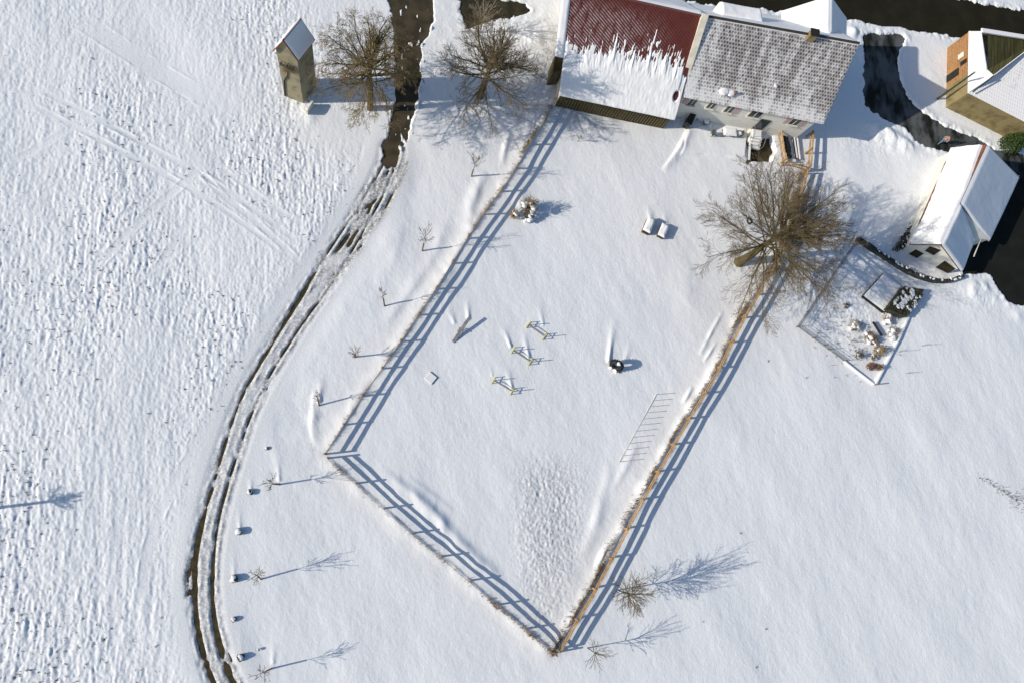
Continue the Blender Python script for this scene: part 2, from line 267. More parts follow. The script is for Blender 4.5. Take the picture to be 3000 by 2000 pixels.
# the rough field left of the lane
dl, sg, _ = seg_dist(RUT_L, 60.0)
lane_x = np.interp(-IPY, [-2140, -1990, -1849, -1696, -1569, -1416, -1193, -1059, -893, -765, -574, -440, 0], [690, 621, 580, 570, 582, 625, 695, 765, 867, 944, 1071, 1130, 1120])
leftf = sstep(-5, -90, IPX-lane_x)
towerclear = np.clip(1-1.1*np.exp(-(((IPX-980)/110)**2+((IPY-370)/70)**2))-.6*np.exp(-(((IPX-1000)/90)**2+((IPY-0)/120)**2)), 0, 1); leftf = leftf*towerclear
smoothband = np.exp(-((IPX-400-(IPY)*.8)/90)**2)*(IPY < 330)
streaky = field(.08, .42, 6, .02); clods = field(.06, .10, 7, .2); clods2 = field(.3, .6, 8, -.15)
patchy = sstep(-1.2, 1.2, field(2.5, 4, 9))
trk = np.zeros(GX.shape)
for pts, w_t, a_t in (([(60, 235), (250, 330), (420, 420), (620, 530), (780, 640), (900, 730)], .26, 1), ([(30, 275), (230, 377), (400, 468), (600, 578), (760, 690), (860, 770)], .26, 1), ([(540, 400), (570, 470), (640, 560), (760, 660), (900, 790)], .3, .8), ([(600, 400), (640, 480), (740, 560), (880, 660)], .24, .8),
            ([(0, 480), (120, 430), (330, 290)], .3, .7), ([(250, 820), (420, 640), (560, 520), (640, 470)], .35, .8), ([(560, 640), (480, 760), (430, 840)], .35, .6), ([(340, 1960), (330, 1750), (332, 1560)], .25, .5), ([(640, 1200), (560, 1330), (470, 1500), (425, 1650), (420, 1800)], .4, .8), ([(240, 60), (420, 180), (620, 300)], .8, .9)):
    D, sd, T = seg_dist(smooth_poly(PX(*pts)), 2.5); e_t = np.clip(np.minimum(T, 1-T)*7, 0, 1)*a_t; g_t = np.where(D < 5, np.exp(-(D/(w_t*1.5))**4)*e_t, 0); trk = np.maximum(trk, g_t)
    Z += np.where(D < 5, e_t*(.018*np.exp(-((D-w_t*1.15)/.09)**2)*(1+1.1*n_f3)-.014*np.exp(-(D/w_t)**2)), 0)
leftt = leftf*(1-.93*trk)
Z += leftt*(1-.45*smoothband)*(.0150*streaky*(.5+.7*patchy)+.0165*clods*(.55+.7*patchy)+.007*clods2+.011*field(.16, 1.5, 81, .02)*sstep(1150, 1450, IPY))
Z += (1-leftf)*(.0050*n_f1+.0030*field(.085, .15, 41, .4)+.0022*n_f3+.006*field(.5, 1.1, 21, .45))
rough = np.clip(sstep(-25, 95, 125-np.abs(IPX-(1610-(IPY-1500)*.04)-0)*1.0+(IPY > 1600)*(1600-IPY)*.27), 0, 1)*sstep(1290, 1420, IPY)*sstep(1870, 1800, IPY)*sstep(-90, 40, (1745-(IPY-1350)*.12)-IPX)
Z += rough*(.021*field(.07, .085, 42, .3)+.009*n_f3)
rough2 = .8*np.exp(-(((IPX-2500)/100)**2+((IPY-930)/90)**2))+np.exp(-(((IPX-2620)/150)**2+((IPY-400)/50)**2))+np.exp(-(((IPX-1520)/100)**2+((IPY-110)/90)**2))+.5*np.exp(-(((IPX-2880)/120)**2+((IPY-860)/60)**2))+.5*np.exp(-(((IPX-1330)/60)**2+((IPY-180)/120)**2))
Z += rough2*(.022*field(.09, .1, 43)+.02*n_f3)
rsteep = np.exp(-(((IPX-930)/110)**2+((IPY-1230)/140)**2))*(IPX < 940)*.6
Z += rsteep*.02*n_f3
def crest(pts, h, wl, wr, world=False, var=.35, seed=0, smooth=True):
    """drift ridge: wl = width on the left of travel, wr on the right; fades to both ends"""
    global Z
    P = pts if world else PX(*pts); P = smooth_poly(P) if smooth and len(P) > 2 else P
    D, sd, T = seg_dist(P, 3*max(wl, wr)); w = np.where(sd > 0, wl, wr); env = np.clip(np.sin(np.pi*np.clip(T, 0, 1)), 0, 1)**.8 if not world else np.clip(np.minimum(T, 1-T)*28, 0, 1)
    Z += np.where(D < 500, h*np.exp(-(D/w)**2)*env*(1+var*n_f3*.4+var*n_mid*.4), 0)
def tail(p, q, h, w0, w1):
    """wind tail: highest at p, fading to q"""
    global Z
    D, sd, T = seg_dist(PX(p, q), 3*max(w0, w1)); Z += np.where(D < 500, h*np.clip(1-T,0,1)**1.3*np.exp(-(D/(w0+(w1-w0)*T))**2), 0)
crest(LFENCE[::-1], .15, .16, .75, True, .5); crest(FFENCE, .10, .12, .7, True, .4); crest(RFENCE, .20, .55, .15, True, .6)
crest([(1100, 1370), (1180, 1428), (1262, 1490), (1320, 1562), (1385, 1628), (1440, 1672), (1475, 1722)], .25, .5, 1.0)
crest([(1190, 1395), (1240, 1432), (1330, 1500)], .08, .3, .8)
crest([(1425, 505), (1396, 560), (1380, 610), (1376, 680)], .24, .5, .6); crest([(1495, 370), (1478, 440), (1470, 490)], .15, .3, .3)
crest([(1320, 610), (1290, 700), (1240, 800)], .08, .5, .6); crest([(1250, 780), (1180, 880), (1120, 960)], .09, .4, .6); crest([(1345, 740), (1300, 820), (1240, 905)], .08, .5, .3); crest([(1180, 640), (1150, 760), (1080, 900)], .05, .5, .9)
crest([(925, 1130), (918, 1200), (915, 1260), (930, 1310)], .16, .5, .25); crest([(700, 1330), (690, 1440), (688, 1560)], .10, .35, .35)
crest([(1790, 1360), (1770, 1440), (1735, 1560), (1700, 1640)], .12, .6, .5); crest([(1870, 1290), (1830, 1370), (1790, 1450)], .09, .4, .4)
crest([(1905, 1400), (1880, 1470), (1850, 1540)], .10, .22, .3); crest([(1790, 1580), (1760, 1640), (1740, 1690)], .16, .14, .25); crest([(1775, 1600), (1745, 1660)], .1, .14, .2)
crest([(2120, 910), (2080, 980), (2050, 1040)], .13, .2, .2); crest([(2030, 1130), (2000, 1180)], .13, .2, .2); crest([(2100, 1000), (2060, 1060)], .1, .2, .15)
crest([(1940, 500), (1985, 440), (2018, 372)], .26, .16, .55); crest([(2078, 375), (2088, 345), (2098, 335)], .3, .2, .2)
crest([(1960, 900), (2100, 700)], .05, 1.5, 1.5)
for a in (((1330, 945), (1305, 885), .10, .16, .4), ((1372, 935), (1368, 868), .16, .14, .35), ((1495, 1015), (1470, 945), .16, .12, .35), ((1548, 1045), (1530, 960), .15, .14, .4), ((1590, 950), (1575, 880), .09, .14, .4),
          ((1498, 1135), (1480, 1060), .13, .14, .4), ((1442, 1100), (1436, 1070), .05, .1, .2), ((1782, 1055), (1800, 930), .26, .13, .45), ((1830, 1060), (1850, 990), .10, .2, .4), ((703, 1550), (692, 1440), .22, .12, .3),
          ((735, 1435), (728, 1370), .16, .13, .3), ((685, 1680), (680, 1600), .14, .13, .3), ((705, 1910), (700, 1830), .12, .13, .3), ((818, 1405), (808, 1300), .09, .15, .4), ((800, 1940), (800, 1860), .08, .15, .3),
          ((935, 1175), (945, 1080), .14, .15, .5), ((1905, 640), (1895, 590), .1, .3, .5), ((1950, 660), (1945, 600), .1, .3, .5), ((1530, 600), (1530, 540), .15, .6, .8)): tail(*a)
# mounds and banks
for (px, py, h, r) in ((790, 345, .0, 1), (2600, 395, .5, 1.4), (2660, 425, .45, 1.0), (2560, 360, .3, 1.2), (2860, 835, .5, 1.3), (2930, 860, .45, 1.0), (2985, 905, .4, 1.0), (2500, 90, .5, .9), (2690, 800, .1, .8), (1500, 60, .35, 1.6), (1590, 110, .3, 1.6), (905, 335, .15, .8)):
    p = at2(px, py); Z += h*np.exp(-((GX-p[0])**2+(GY-p[1])**2)/r**2)*(1+.25*n_f3)
# clearings: the snow dips below the asphalt, mud and pond sheets
dirt = np.zeros(GX.shape); grit = .8*rough+leftf*(.55+.45*patchy)*(1-.8*smoothband)+.5*np.clip(rough2, 0, 1)+rsteep*.8
def flatten(m): global Z; Z = Z*(1-m)
nedge = field(.08, .08, 52)
def cut(sd, depth=.24, edge=.22, fuzz=.22, rim=.06, flat=True):
    global Z
    s = sd+fuzz*n_f3*.35+fuzz*.4*n_f2+fuzz*.25*nedge; flatten(sstep(1.6, .4, sd)*(1 if flat else 0)); k = sstep(edge/2, -edge/2, s); Z += rim*np.exp(-((s-.35)/.4)**2)*(1+.5*n_f3+.5*n_f2)*(sd < 3)-k*depth-.0
    return k
nn0 = field(.15, .4, 51)
LANE = PX((1128, -60), (1152, 60), (1163, 200), (1157, 300), (1142, 375), (1120, 425), (1119, 470), (1134, 494), (1152, 490), (1166, 445), (1196, 400), (1217, 320), (1232, 220), (1234, 135), (1256, 105), (1272, 60), (1262, -60))
VERGE = PX((1345, -60), (1355, 40), (1366, 85), (1400, 75), (1460, 55), (1520, 45), (1555, 30), (1530, 8), (1470, 0), (1450, -60)); cut(sdf(VERGE), .24, .2, .2)
ROAD = PX((1900, -160), (1925, 0), (2105, 14), (2230, 27), (2290, 32), (2475, 56), (2520, 62), (2600, 82), (2700, 92), (2835, 112), (3000, 140), (3300, 190), (3300, 60), (3000, 32), (2900, 14), (2815, 0), (2300, -130)); cut(sdf(ROAD), .24, .16, .14)
DRIVE = PX((2530, 98), (2640, 100), (2655, 112), (2636, 150), (2630, 190), (2640, 245), (2665, 290), (2700, 325), (2760, 365), (2860, 405), (2920, 440), (3040, 455), (3400, 480), (3400, 900), (2995, 893), (2955, 885), (2925, 850), (2908, 812), (2890, 800), (2820, 805), (2800, 700), (2830, 560), (2800, 452), (2740, 438), (2690, 418), (2650, 375), (2600, 355), (2570, 335), (2534, 308), (2531, 200))
kd = cut(sdf(DRIVE, 4), .24, .14, .12)
PIT = PX((2192, 402), (2190, 474), (2245, 478), (2262, 458), (2272, 440), (2262, 400), (2230, 395)); sdp = sdf(PIT); flatten(sstep(.9, .1, sdp)); Z -= .75*sstep(.12, -.12, sdp+.12*n_f3)
TERR = PX((1996, 452), (2012, 380), (2100, 352), (2186, 372), (2186, 466), (2110, 458), (2060, 452)); Z += .16*sstep(.12, -.2, sdf(TERR)+.05*n_f3)
# wheel ruts of the lane and its dirty middle
mid = smooth_poly([((a[0]+b[0])/2, (a[1]+b[1])/2) for a, b in zip(RUT_L[::4], RUT_R[::4])]); Dm, sm, Tm = seg_dist(mid, 4.5)
nn = field(.2, .8, 31, -.9); flatten(sstep(3.4, 1.6, Dm)); Z -= .05*sstep(1.6, 1.1, Dm)*(Dm < 500)
dirt = np.maximum(dirt, np.where(Dm < 500, sstep(1.5, .9, Dm)*(.34+.12*np.clip(nn, -1.5, 2))+sstep(2.9, 1.2, Dm)*.14, 0))
for P, brown in ((RUT_L, ((0, .7, .14), (.05, .38, .08), (.24, .45, .11), (.3, .9, .22), (.43, .95, .16), (.55, .7, .14), (.62, .8, .17), (.72, 1.3, .24), (.85, 1.2, .22), (1, 1.2, .24))), (RUT_R, ((0, .7, .14), (.06, .42, .09), (.3, .55, .11), (.5, .6, .11), (.65, .7, .13), (.75, .85, .16), (.88, 1.3, .26), (1, 1.4, .34)))):
    D, sd, T = seg_dist(P, 2.0); k = np.interp(T, [b[0] for b in brown], [b[1] for b in brown]); w = np.interp(T, [b[0] for b in brown], [b[2] for b in brown])
    g = np.exp(-(D/w)**2); Z -= np.where(D < 5, g*(.10*k+.035*nn+.03*n_f2+.02), 0); Z += np.where(D < 5, .022*np.exp(-((D-w-.2)/.12)**2)*(1+1.2*nn+.8*n_f2), 0)+np.where(D < w+.5, .012*n_f2, 0); dirt = np.maximum(dirt, np.where(D < 5, np.exp(-(D/(w*1.7))**2)*1.0, 0))
cut(sdf(LANE), .24, .2, .12, .0, False); Z += .165*sstep(1.35, 2.3, field(.09, .28, 71)+.5*n_f2)*(sdf(LANE) < .3); D, sd, T = seg_dist(PX((1174, 20), (1180, 150), (1176, 260), (1165, 400)), 1.5); Z += np.where(D < 3, .20*np.exp(-((D+.1*n_f3)/.13)**2)*sstep(.1, .9, nn0+.6*n_f2), 0); Z += np.where(D < 99, 0, 0); pp_ = np.exp(-((IPX-1215)/18)**2-((IPY-120)/30)**2)+.9*np.exp(-((IPX-1180)/30)**2-((IPY-360)/38)**2); Z += .20*pp_*sstep(-.4, .9, nn0)
for pts, dp in (([(1140, 500), (1080, 620), (1020, 720)], .03), ([(560, 1640), (548, 1690), (552, 1740)], .10), ([(1190, 480), (1130, 610), (1060, 700)], .045), ([(1060, 720), (960, 830)], .05), ([(1100, 560), (1050, 640), (985, 740)], .03)):
    D, sd, T = seg_dist(smooth_poly(PX(*pts)), 1.5); Z -= np.where(D < 5, np.exp(-(D/.2)**2)*(dp+.05*nn), 0); dirt = np.maximum(dirt, np.where(D < 5, np.exp(-(D/.4)**2)*.9, 0))
ends = np.exp(-(((IPX-1155)/45)**2+((IPY-480)/60)**2)); dirt = np.maximum(dirt, ends*.8); dirt = np.maximum(dirt, .5*(Dm < 1.0)*sstep(1440, 1620, IPY)); dirt = np.maximum(dirt, .28*rough)
sm_ = np.exp(-((IPX-985)/42)**2-((IPY-800)/36)**2)+np.exp(-((IPX-1040)/42)**2-((IPY-715)/60)**2); dirt = np.maximum(dirt, .6*sm_*(Dm < 1.3))
dirt = np.maximum(dirt, (.35+.25*np.clip(field(.25, 1.6, 66, -.95), -1, 2))*(Dm < 1.4)*sstep(470, 520, IPY)*sstep(860, 700, IPY))
dirt = np.maximum(dirt, .55*np.exp(-(((IPX-1620)/60)**2+((IPY-180)/90)**2)))
for P, sidew, a in ((RFENCE, .5, .75), (FFENCE, .25, .3), (LFENCE, .2, .5)):
    D, sd, T = seg_dist(P, 1.5); dirt = np.maximum(dirt, np.where(D < 1.2, a*np.exp(-(D/sidew)**2)*sstep(-.4, .9, field(.5, .5, 40)), 0))
# join the fine field to a coarse sheet that runs to the horizon
edge = np.minimum(np.minimum(GX-X0, X1-GX), np.minimum(GY-Y0, Y1-GY)); Z *= sstep(0, 3, edge)
ox = np.array([3500, 1800, 900, 450, 220, 100, 50, 22, 8]); exs = np.concatenate([X0-ox, gx, X1+ox[::-1]]); eys = np.concatenate([Y0-ox, gy, Y1+ox[::-1]])
EX, EY = np.meshgrid(exs, eys); pad = ((len(ox),)*2,)*2
ground = tag(grid_mesh('ground', EX, EY, np.pad(Z, pad), M['ground'], attrs={'dirt': np.pad(dirt, pad), 'grit': np.pad(grit, pad)}), kind='structure')
def zat(x, y):
    i = min(max(int(round((x-X0)/ST)), 0), NXg-1); j = min(max(int(round((y-Y0)/ST)), 0), NYg-1); return float(Z[j, i])
def sheet(name, poly, z, mat):
    m = MB(); m.face([(p[0], p[1], z) for p in poly]); return tag(m.build(name, mat), kind='structure')
def ribbon(name, P, w, z, mat):
    m = MB(); L = []
    for i, p in enumerate(P):
        q0, q1 = P[max(i-1, 0)], P[min(i+1, len(P)-1)]; t = Vector((q1[0]-q0[0], q1[1]-q0[1])).normalized(); L.append(((p[0]-t.y*w, p[1]+t.x*w, z), (p[0]+t.y*w, p[1]-t.x*w, z)))
    for a, b in zip(L[:-1], L[1:]): m.face([a[0], a[1], b[1], b[0]])
    return tag(m.build(name, mat), kind='structure')
def grow_poly(P, g):
    cx = sum(p[0] for p in P)/len(P); cy = sum(p[1] for p in P)/len(P); out = []; n = len(P); A = sum(P[i][0]*P[(i+1) % n][1]-P[(i+1) % n][0]*P[i][1] for i in range(n)); s = 1 if A > 0 else -1
    for i in range(n):
        a, b, c = P[i-1], P[i], P[(i+1) % n]; u = Vector((b[0]-a[0], b[1]-a[1])).normalized(); v = Vector((c[0]-b[0], c[1]-b[1])).normalized(); nn_ = Vector((u.y+v.y, -u.x-v.x))*s
        nn_ = nn_.normalized() if nn_.length > .1 else Vector((0, 0)); out.append((b[0]+nn_.x*g, b[1]+nn_.y*g))
    return out
sheet('lane', grow_poly(LANE, .5), -.10, M['ice']); sheet('bare_earth', grow_poly(VERGE, .5), -.10, simple('bare_earth_mat', (.045, .038, .018), (.02, .018, .010), 1.2)); sheet('road', grow_poly(ROAD, .4), -.10, M['road']); sheet('driveway', grow_poly(DRIVE, .3), -.106, M['drive'])
sheet('pond', grow_poly(PIT, .25), -.6, M['pond']); ribbon('wheel_ruts', mid, 2.3, -.112, M['mud'])
# ---------------------------------------------------------------- fences
def fence(name, P, label, bay, mat, railh=(.62, 1.12), rw=.22, zoff=0, pw=.12, ph=1.3, start=0.0, snowtop=True, inset=0.0):
    root = thing(name, (P[0][0], P[0][1], 0), label, 'fence'); L = [0]
    for a, b in zip(P[:-1], P[1:]): L.append(L[-1]+math.hypot(b[0]-a[0], b[1]-a[1]))
    def pt(s):
        s = min(max(s, 0), L[-1]); k = max(i for i in range(len(L)) if L[i] <= s+1e-9); k = min(k, len(P)-2); t = (s-L[k])/(L[k+1]-L[k]); return Vector((P[k][0]+(P[k+1][0]-P[k][0])*t, P[k][1]+(P[k+1][1]-P[k][1])*t, 0))
    n = max(1, round((L[-1]-start)/bay)); pts = [pt(start+(L[-1]-start)*i/n) for i in range(n+1)]
    for i, p in enumerate(pts):
        d = (pts[min(i+1, n)]-pts[max(i-1, 0)]).normalized(); sd = Vector((d.y, -d.x, 0)); tilt = Vector((random.uniform(-.02, .02), random.uniform(-.02, .02), 0))
        h = ph*random.uniform(.97, 1.03); MB().bar(p-Vector((0, 0, .3)), p+tilt+Vector((0, 0, h)), pw, pw, d).build('post', mat, root)
        if i < n:
            q = pts[i+1]
            for rh in railh:
                j = random.uniform(-.03, .03); k = random.uniform(-.03, .03); a = p+sd*(pw/2+.022)+Vector((0, 0, rh+j)); b = q+sd*(pw/2+.022)+Vector((0, 0, rh+k))
                e = (b-a).normalized()*.01; m = MB(); m.bar(a+e, b-e, .035, rw); m.build('rail', mat, root)
    return root
fence('wooden_fence', LFENCE, 'long weathered plank fence between the sapling row and the paddock', 3.0, M['tanwood'], rw=.24)
fence('wooden_fence', FFENCE, 'plank fence closing the lower left end of the paddock', 3.2, M['tanwood'], start=.35, rw=.24)
fence('wooden_fence', RFENCE, 'golden brown plank fence down the right side of the paddock, under the big bare tree', 3.0, M['wood'], start=.35, rw=.30, pw=.14)
PEN1 = PX((2275, 395), (2287, 478)); PEN2 = PX((2289, 485), (2352, 503)); PEN3 = PX((2356, 500), (2364, 400))
fence('wooden_fence', PEN1, 'short tan timber fence beside the dark pond below the house steps', 2.4, M['wood'], rw=.28, pw=.16)
fence('wooden_fence', PEN2, 'short timber fence at the bottom of the little pen, touching the bare tree', 1.9, M['wood'], rw=.24)
fence('wooden_fence', PEN3, 'short timber fence from the right corner of the white house down to the tree', 2.4, M['wood'], rw=.28, pw=.16)
# ---------------------------------------------------------------- snow slab on a roof plane
def roof_snow(name, a, b, c, d, thick, parent, nu=60, nv=40, edge=None, mask=None, seed=0, lump=.3, mat=None):
    """a-b eave, d-c ridge (world). thickness field lies on the plane; negative dips under it"""
    a, b, c, d = [np.array(q, float) for q in (a, b, c, d)]; U, V = np.meshgrid(np.linspace(0, 1, nu), np.linspace(0, 1, nv)); r = np.random.default_rng(seed)
    def nz(sx, sy):
        q = r.standard_normal((nv, nu)); kx = np.fft.rfftfreq(nu)[None, :]*2*np.pi; ky = np.fft.fftfreq(nv)[:, None]*2*np.pi; f = np.fft.irfft2(np.fft.rfft2(q)*np.exp(-(kx*sx)**2/2-(ky*sy)**2/2), s=(nv, nu)); return f/f.std()
    P = ((1-U)*(1-V))[..., None]*a+(U*(1-V))[..., None]*b+(U*V)[..., None]*c+((1-U)*V)[..., None]*d; n = np.cross(b-a, d-a); n = n/np.linalg.norm(n); n = n if n[2] > 0 else -n
    e = np.minimum(np.minimum(U*np.linalg.norm(b-a), (1-U)*np.linalg.norm(b-a)), np.minimum(V, 1-V)*np.linalg.norm(d-a)); T = thick*np.sqrt(np.clip(e/.22, 0, 1))*(1+lump*.35*nz(6, 6)+lump*.12*nz(1.5, 1.5))+.004
    if mask is not None: T = mask(U, V, T, nz)
    Q = P+n*T[..., None]; return grid_mesh(name, Q[..., 0], Q[..., 1], Q[..., 2], mat or M['snow'], parent, origin=parent.location)
def wallquad(m, p, q, z0, zp, zq=None, mi=0): m.quad_uv((p[0], p[1], z0), (q[0], q[1], z0), (q[0], q[1], zq if zq is not None else zp), (p[0], p[1], zp), mi)
def house_body(root, FL, FR, RL, RR, eL, eR, ridge, inset, mat, z0=-.3):
    """four walls with gables below a symmetric roof; FL.. are eave corner points (front left etc), ridge = (left,right)"""
    FL, FR, RL, RR = map(Vector, (FL, FR, RL, RR)); u = (FR-FL).normalized(); u.z = 0; v = (RL-FL); v.z = 0; v.normalize(); i = inset
    A, B, Cc, D = FL+u*i+v*i, FR-u*i+v*i, RR-u*i-v*i, RL+u*i-v*i; drop = -.0; m = MB(); sl_ = (ridge[0].z-FL.z)/max(.1, ((ridge[0]-FL).dot(v)))
    ze = FL.z+i*sl_-.25; zr = ridge[0].z-.25; mL = (A+D)/2; mR = (B+Cc)/2
    wallquad(m, A, B, z0, ze); wallquad(m, Cc, D, z0, RL.z+i*sl_-.25)
    m.face([(B.x, B.y, z0), (Cc.x, Cc.y, z0), (Cc.x, Cc.y, ze), (mR.x, mR.y, zr), (B.x, B.y, ze)]); m.face([(D.x, D.y, z0), (A.x, A.y, z0), (A.x, A.y, ze), (mL.x, mL.y, zr), (D.x, D.y, ze)])
    m.build('wall', mat, root); return A, B
def on_wall(A, B, px, py):
    """photo point -> (metres along A-B, height) on the vertical wall through A-B"""
    d = RM @ np.array([(px-1500)/F, -(py-1000)/F, -1]); u = (B-A); u.z = 0; L = u.length; u.normalize(); n = Vector((u.y, -u.x, 0)); o = Vector((0, 0, H)); dv = Vector(d); t = (A-o).dot(n)/dv.dot(n); p = o+dv*t
    return (p-A).dot(u), p.z
def wall_box(A, B, s, z, w, h, out, depth=.06):
    u = (B-A); u.z = 0; u.normalize(); n = Vector((u.y, -u.x, 0)); c = A+u*s+n*out; return MB().box((c.x, c.y, z), (w, depth, h), math.atan2(u.y, u.x))
# ---- barn
HR = 10.0; BE = 2.9
a, b = at(1637, 281, BE), at(1975, 353, BE); c, d = at(2063, 45, HR), at(1677, -41, HR)
barn = thing('barn', (a.x, a.y, 0), 'long barn whose dark red roof is half buried in a ragged sheet of snow', 'barn')
vy = (d-a); vy.z = 0; rd, rc = d+vy*.62, c+(c-b)*.62; rd.z = rc.z = HR-(HR-BE)*.62
MB().slab([a, b, c, d], .18, a).build('roof', M['red'], barn)
vv = (c-b).normalized(); MB().slab([rd, rc, c, d][::-1], .18).build('rear_roof', M['red'], barn)
roof_snow('rear_roof_snow', rd, rc, c, d, .22, barn, 60, 30, seed=3)
ja, jb = at(1625, 166, 5.3), at(1650, 168, 5.3); t0 = (jb-a).length/(d-a).length; pz = a+(d-a)*.36; pu = a-b; pu.z = 0; pu.normalize()
MB().slab([pz+pu*.85, pz-pu*.0, d-pu*.0, d+pu*.9], .16).build('roof_overhang', M['red'], barn)
roof_snow('verge_snow', pz+pu*.85, pz+pu*.02, d+pu*.02, d+pu*.9, .12, barn, 12, 60, seed=8)
pk = [(.03, .05, .02), (.18, .07, .016), (.385, .21, .022), (.36, .10, .035), (.46, .04, .015), (.545, .10, .014), (.67, .15, .016), (.735, .11, .014), (.80, .19, .035), (.90, .13, .015), (.60, .05, .02), (.28, .05, .02)]
def barn_mask(U, V, T, nz):
    e = .465+.05*U+.010*nz(1.0, 3)+.014*nz(6, 60)+.010*np.clip(nz(2.0, 9), 0, 3)
    for u0, hh, w in pk: e = e+.62*hh*np.clip(1-np.abs(U-u0-.02*(V-.45))/w, 0, 1)**1.5*(1+.25*nz(1.2, 3))
    t = .14*sstep(0, .16, e-V)+.03*sstep(-.004, .012, e-V)-.06*(V > e)
    fl = nz(.8, 3.0)+.5*nz(4, 12)+.25; t = np.maximum(t, np.where(V > e-.01, .010*sstep(0, .8, fl-(V-e)*13)-.001-.06*(fl-(V-e)*13 < 0), t)); t = np.where(U > .955, t-.12*sstep(.955, .97, U)*sstep(.1, .3, V), t)
    hole = np.exp(-(((U-.955)/.022)**2+((V-.235)/.05)**2)); t = t-.4*hole*(hole > .25); ed = np.minimum(V*9.9, U*12)
    return t*np.clip(np.sqrt(ed/.15), .05, 1)+.012*nz(6, 4)*(V < e)+.006*nz(1.5, 3)*(V < e)
roof_snow('roof_snow', a, b, c, d, .2, barn, 260, 150, mask=barn_mask, seed=5)
i = .55; uu = (b-a).normalized(); uu.z = 0; vn = Vector((-uu.y, uu.x, 0)); A, B = a+uu*.3+vn*i, b-uu*.05+vn*i; D, Cc = A+vn*12.6, B+vn*12.6
m = MB(); wallquad(m, A, B, -.3, BE+.3); m.build('front_wall', M['barnwood'], barn)
m = MB(); zr = HR-.35; mL = A+vn*6.6; m.face([(D.x, D.y, -.3), (A.x, A.y, -.3), (A.x, A.y, BE+.2), (mL.x, mL.y, zr), (D.x, D.y, BE+1.2)]); wallquad(m, Cc, D, -.3, BE+1.4); m.build('wall', M['cream'], barn)
for px0, px1 in ((1838, 1905),):
    s0, _ = on_wall(A, B, px0, 335); s1, _ = on_wall(A, B, px1, 348); wall_box(A, B, (s0+s1)/2, 1.3, abs(s1-s0), 2.4, .03).build('door', M['dark'], barn)
for k in range(40):
    s = .3+k*.3
    if s < (b-a).length-.6: wall_box(A, B, s, 1.35+random.uniform(-.1, .1), .13, 2.2, .05, .08).build('batten', M['barnwood'], barn)
e0 = at(1620, 212, 2.6); e1 = at(1648, 208, 2.6); e2 = at(1652, 168, 2.6); e3 = at(1626, 164, 2.6)
MB().prism([e0, e1, e2, e3], -.2, 2.6).build('side_annex', M['barnwood'], barn)
# parapet between barn and house
p0, p1 = at(1985, 300, 3.9), at(2068, 42, HR+.45)
w_ = Vector((uu.x, uu.y, 0))*.32; m = MB()
for q in (0,): 
    P = [p0-w_, p0+w_, p1+w_, p1-w_]; m.slab(P, .14)
m.build('parapet_coping', M['parapet'], barn)
m = MB(); lo = [Vector((q.x, q.y, -.2)) for q in (p0-w_*.8, p0+w_*.8, p1+w_*.8, p1-w_*.8)]; hi = [q-Vector((0, 0, .15)) for q in (p0-w_*.8, p0+w_*.8, p1+w_*.8, p1-w_*.8)]
for j in range(4): k = (j+1) % 4; m.face([lo[j], lo[k], hi[k], hi[j]])
m.build('party_wall', M['parapet'], barn)
# ---- farmhouse
HE = 4.5; a, b, c, d = at(1999, 285, HE), at(2412, 365, HE), at(2517, 128, HR), at(2072, 49, HR)
house = thing('farmhouse', (a.x, a.y, 0), 'white farmhouse with snow dusted brown tile roof and pink shutters', 'house')
ra, rb = d*2-a, c*2-b; ra.z = rb.z = HE
MB().slab([a, b, c, d], .2, a).build('roof', M['tiles'], house); MB().slab([ra, rb, c, d], .2).build('rear_roof', M['tiles'], house)
roof_snow('rear_roof_snow', ra, rb, c, d, .15, house, 80, 30, seed=12)
MB().tube(d+Vector((0, 0, .05)), c+Vector((0, 0, .05)), .12, .12, 8).build('ridge_tiles', simple('ridge_dark', (.06, .05, .045), (.04, .035, .03), 2), house)
A, B = house_body(house, a, b, ra, rb, HE, HE, (d, c), .45, M['white'])
def window(px, py, w, h, shutter=(0, 0), name='window'):
    s, z = on_wall(A, B, px, py); z = max(min(z, 3.4), 1.2); f = wall_box(A, B, s, z, w+.2, h+.2, .02, .08).build(name, M['frame'], house); u = (B-A); u.z = 0; u.normalize(); n = Vector((u.y, -u.x, 0))
    g = wall_box(A, B, s, z, w, h, .05, .05).build('pane', M['glass'], f, origin=house.location); wall_box(A, B, s, z-h/2-.08, w+.3, .08, .12, .22).build('sill', M['frame'], f, origin=house.location)
    wall_box(A, B, s, z, .06, h, .08, .03).build('glazing_bar', M['frame'], f, origin=house.location)
    for k in (-1, 1):
        if shutter[(k+1)//2]: wall_box(A, B, s+k*(w/2+.1+.28), z, .5, h+.1, .045, .05).build('shutter', M['pink'], house)
for args in ((2029, 299, .7, 1.0, (1, 0)), (2084, 309, .7, 1.0), (2137, 320, .8, 1.1, (0, 1)), (2214, 334, 1.2, 1.2), (2329, 357, .95, 1.1, (1, 1))): window(*args)
sdoor, zd = on_wall(A, B, 2262, 338); wall_box(A, B, sdoor, 1.6, 1.1, 2.1, .03, .08).build('door', M['glass'], house)
u = (B-A); u.z = 0; u.normalize(); n = Vector((u.y, -u.x, 0)); cdoor = A+u*sdoor; cdoor.z = 0; rz = math.atan2(u.y, u.x)
m = MB(); q = cdoor+n*.55; m.box((q.x, q.y, .2), (1.35, 1.1, .8), rz)
for k in range(3): q = cdoor+n*(1.25+k*.3); m.box((q.x, q.y, .12-k*.08), (1.35, .29, .64-k*.16), rz)
m.build('steps', M['white'], house); m = MB()
for k in range(3): q = cdoor+n*(1.27+k*.3); m.box((q.x, q.y, .12-k*.08+(.64-k*.16)/2+.045), (1.15, .19, .08), rz, taper=.8)
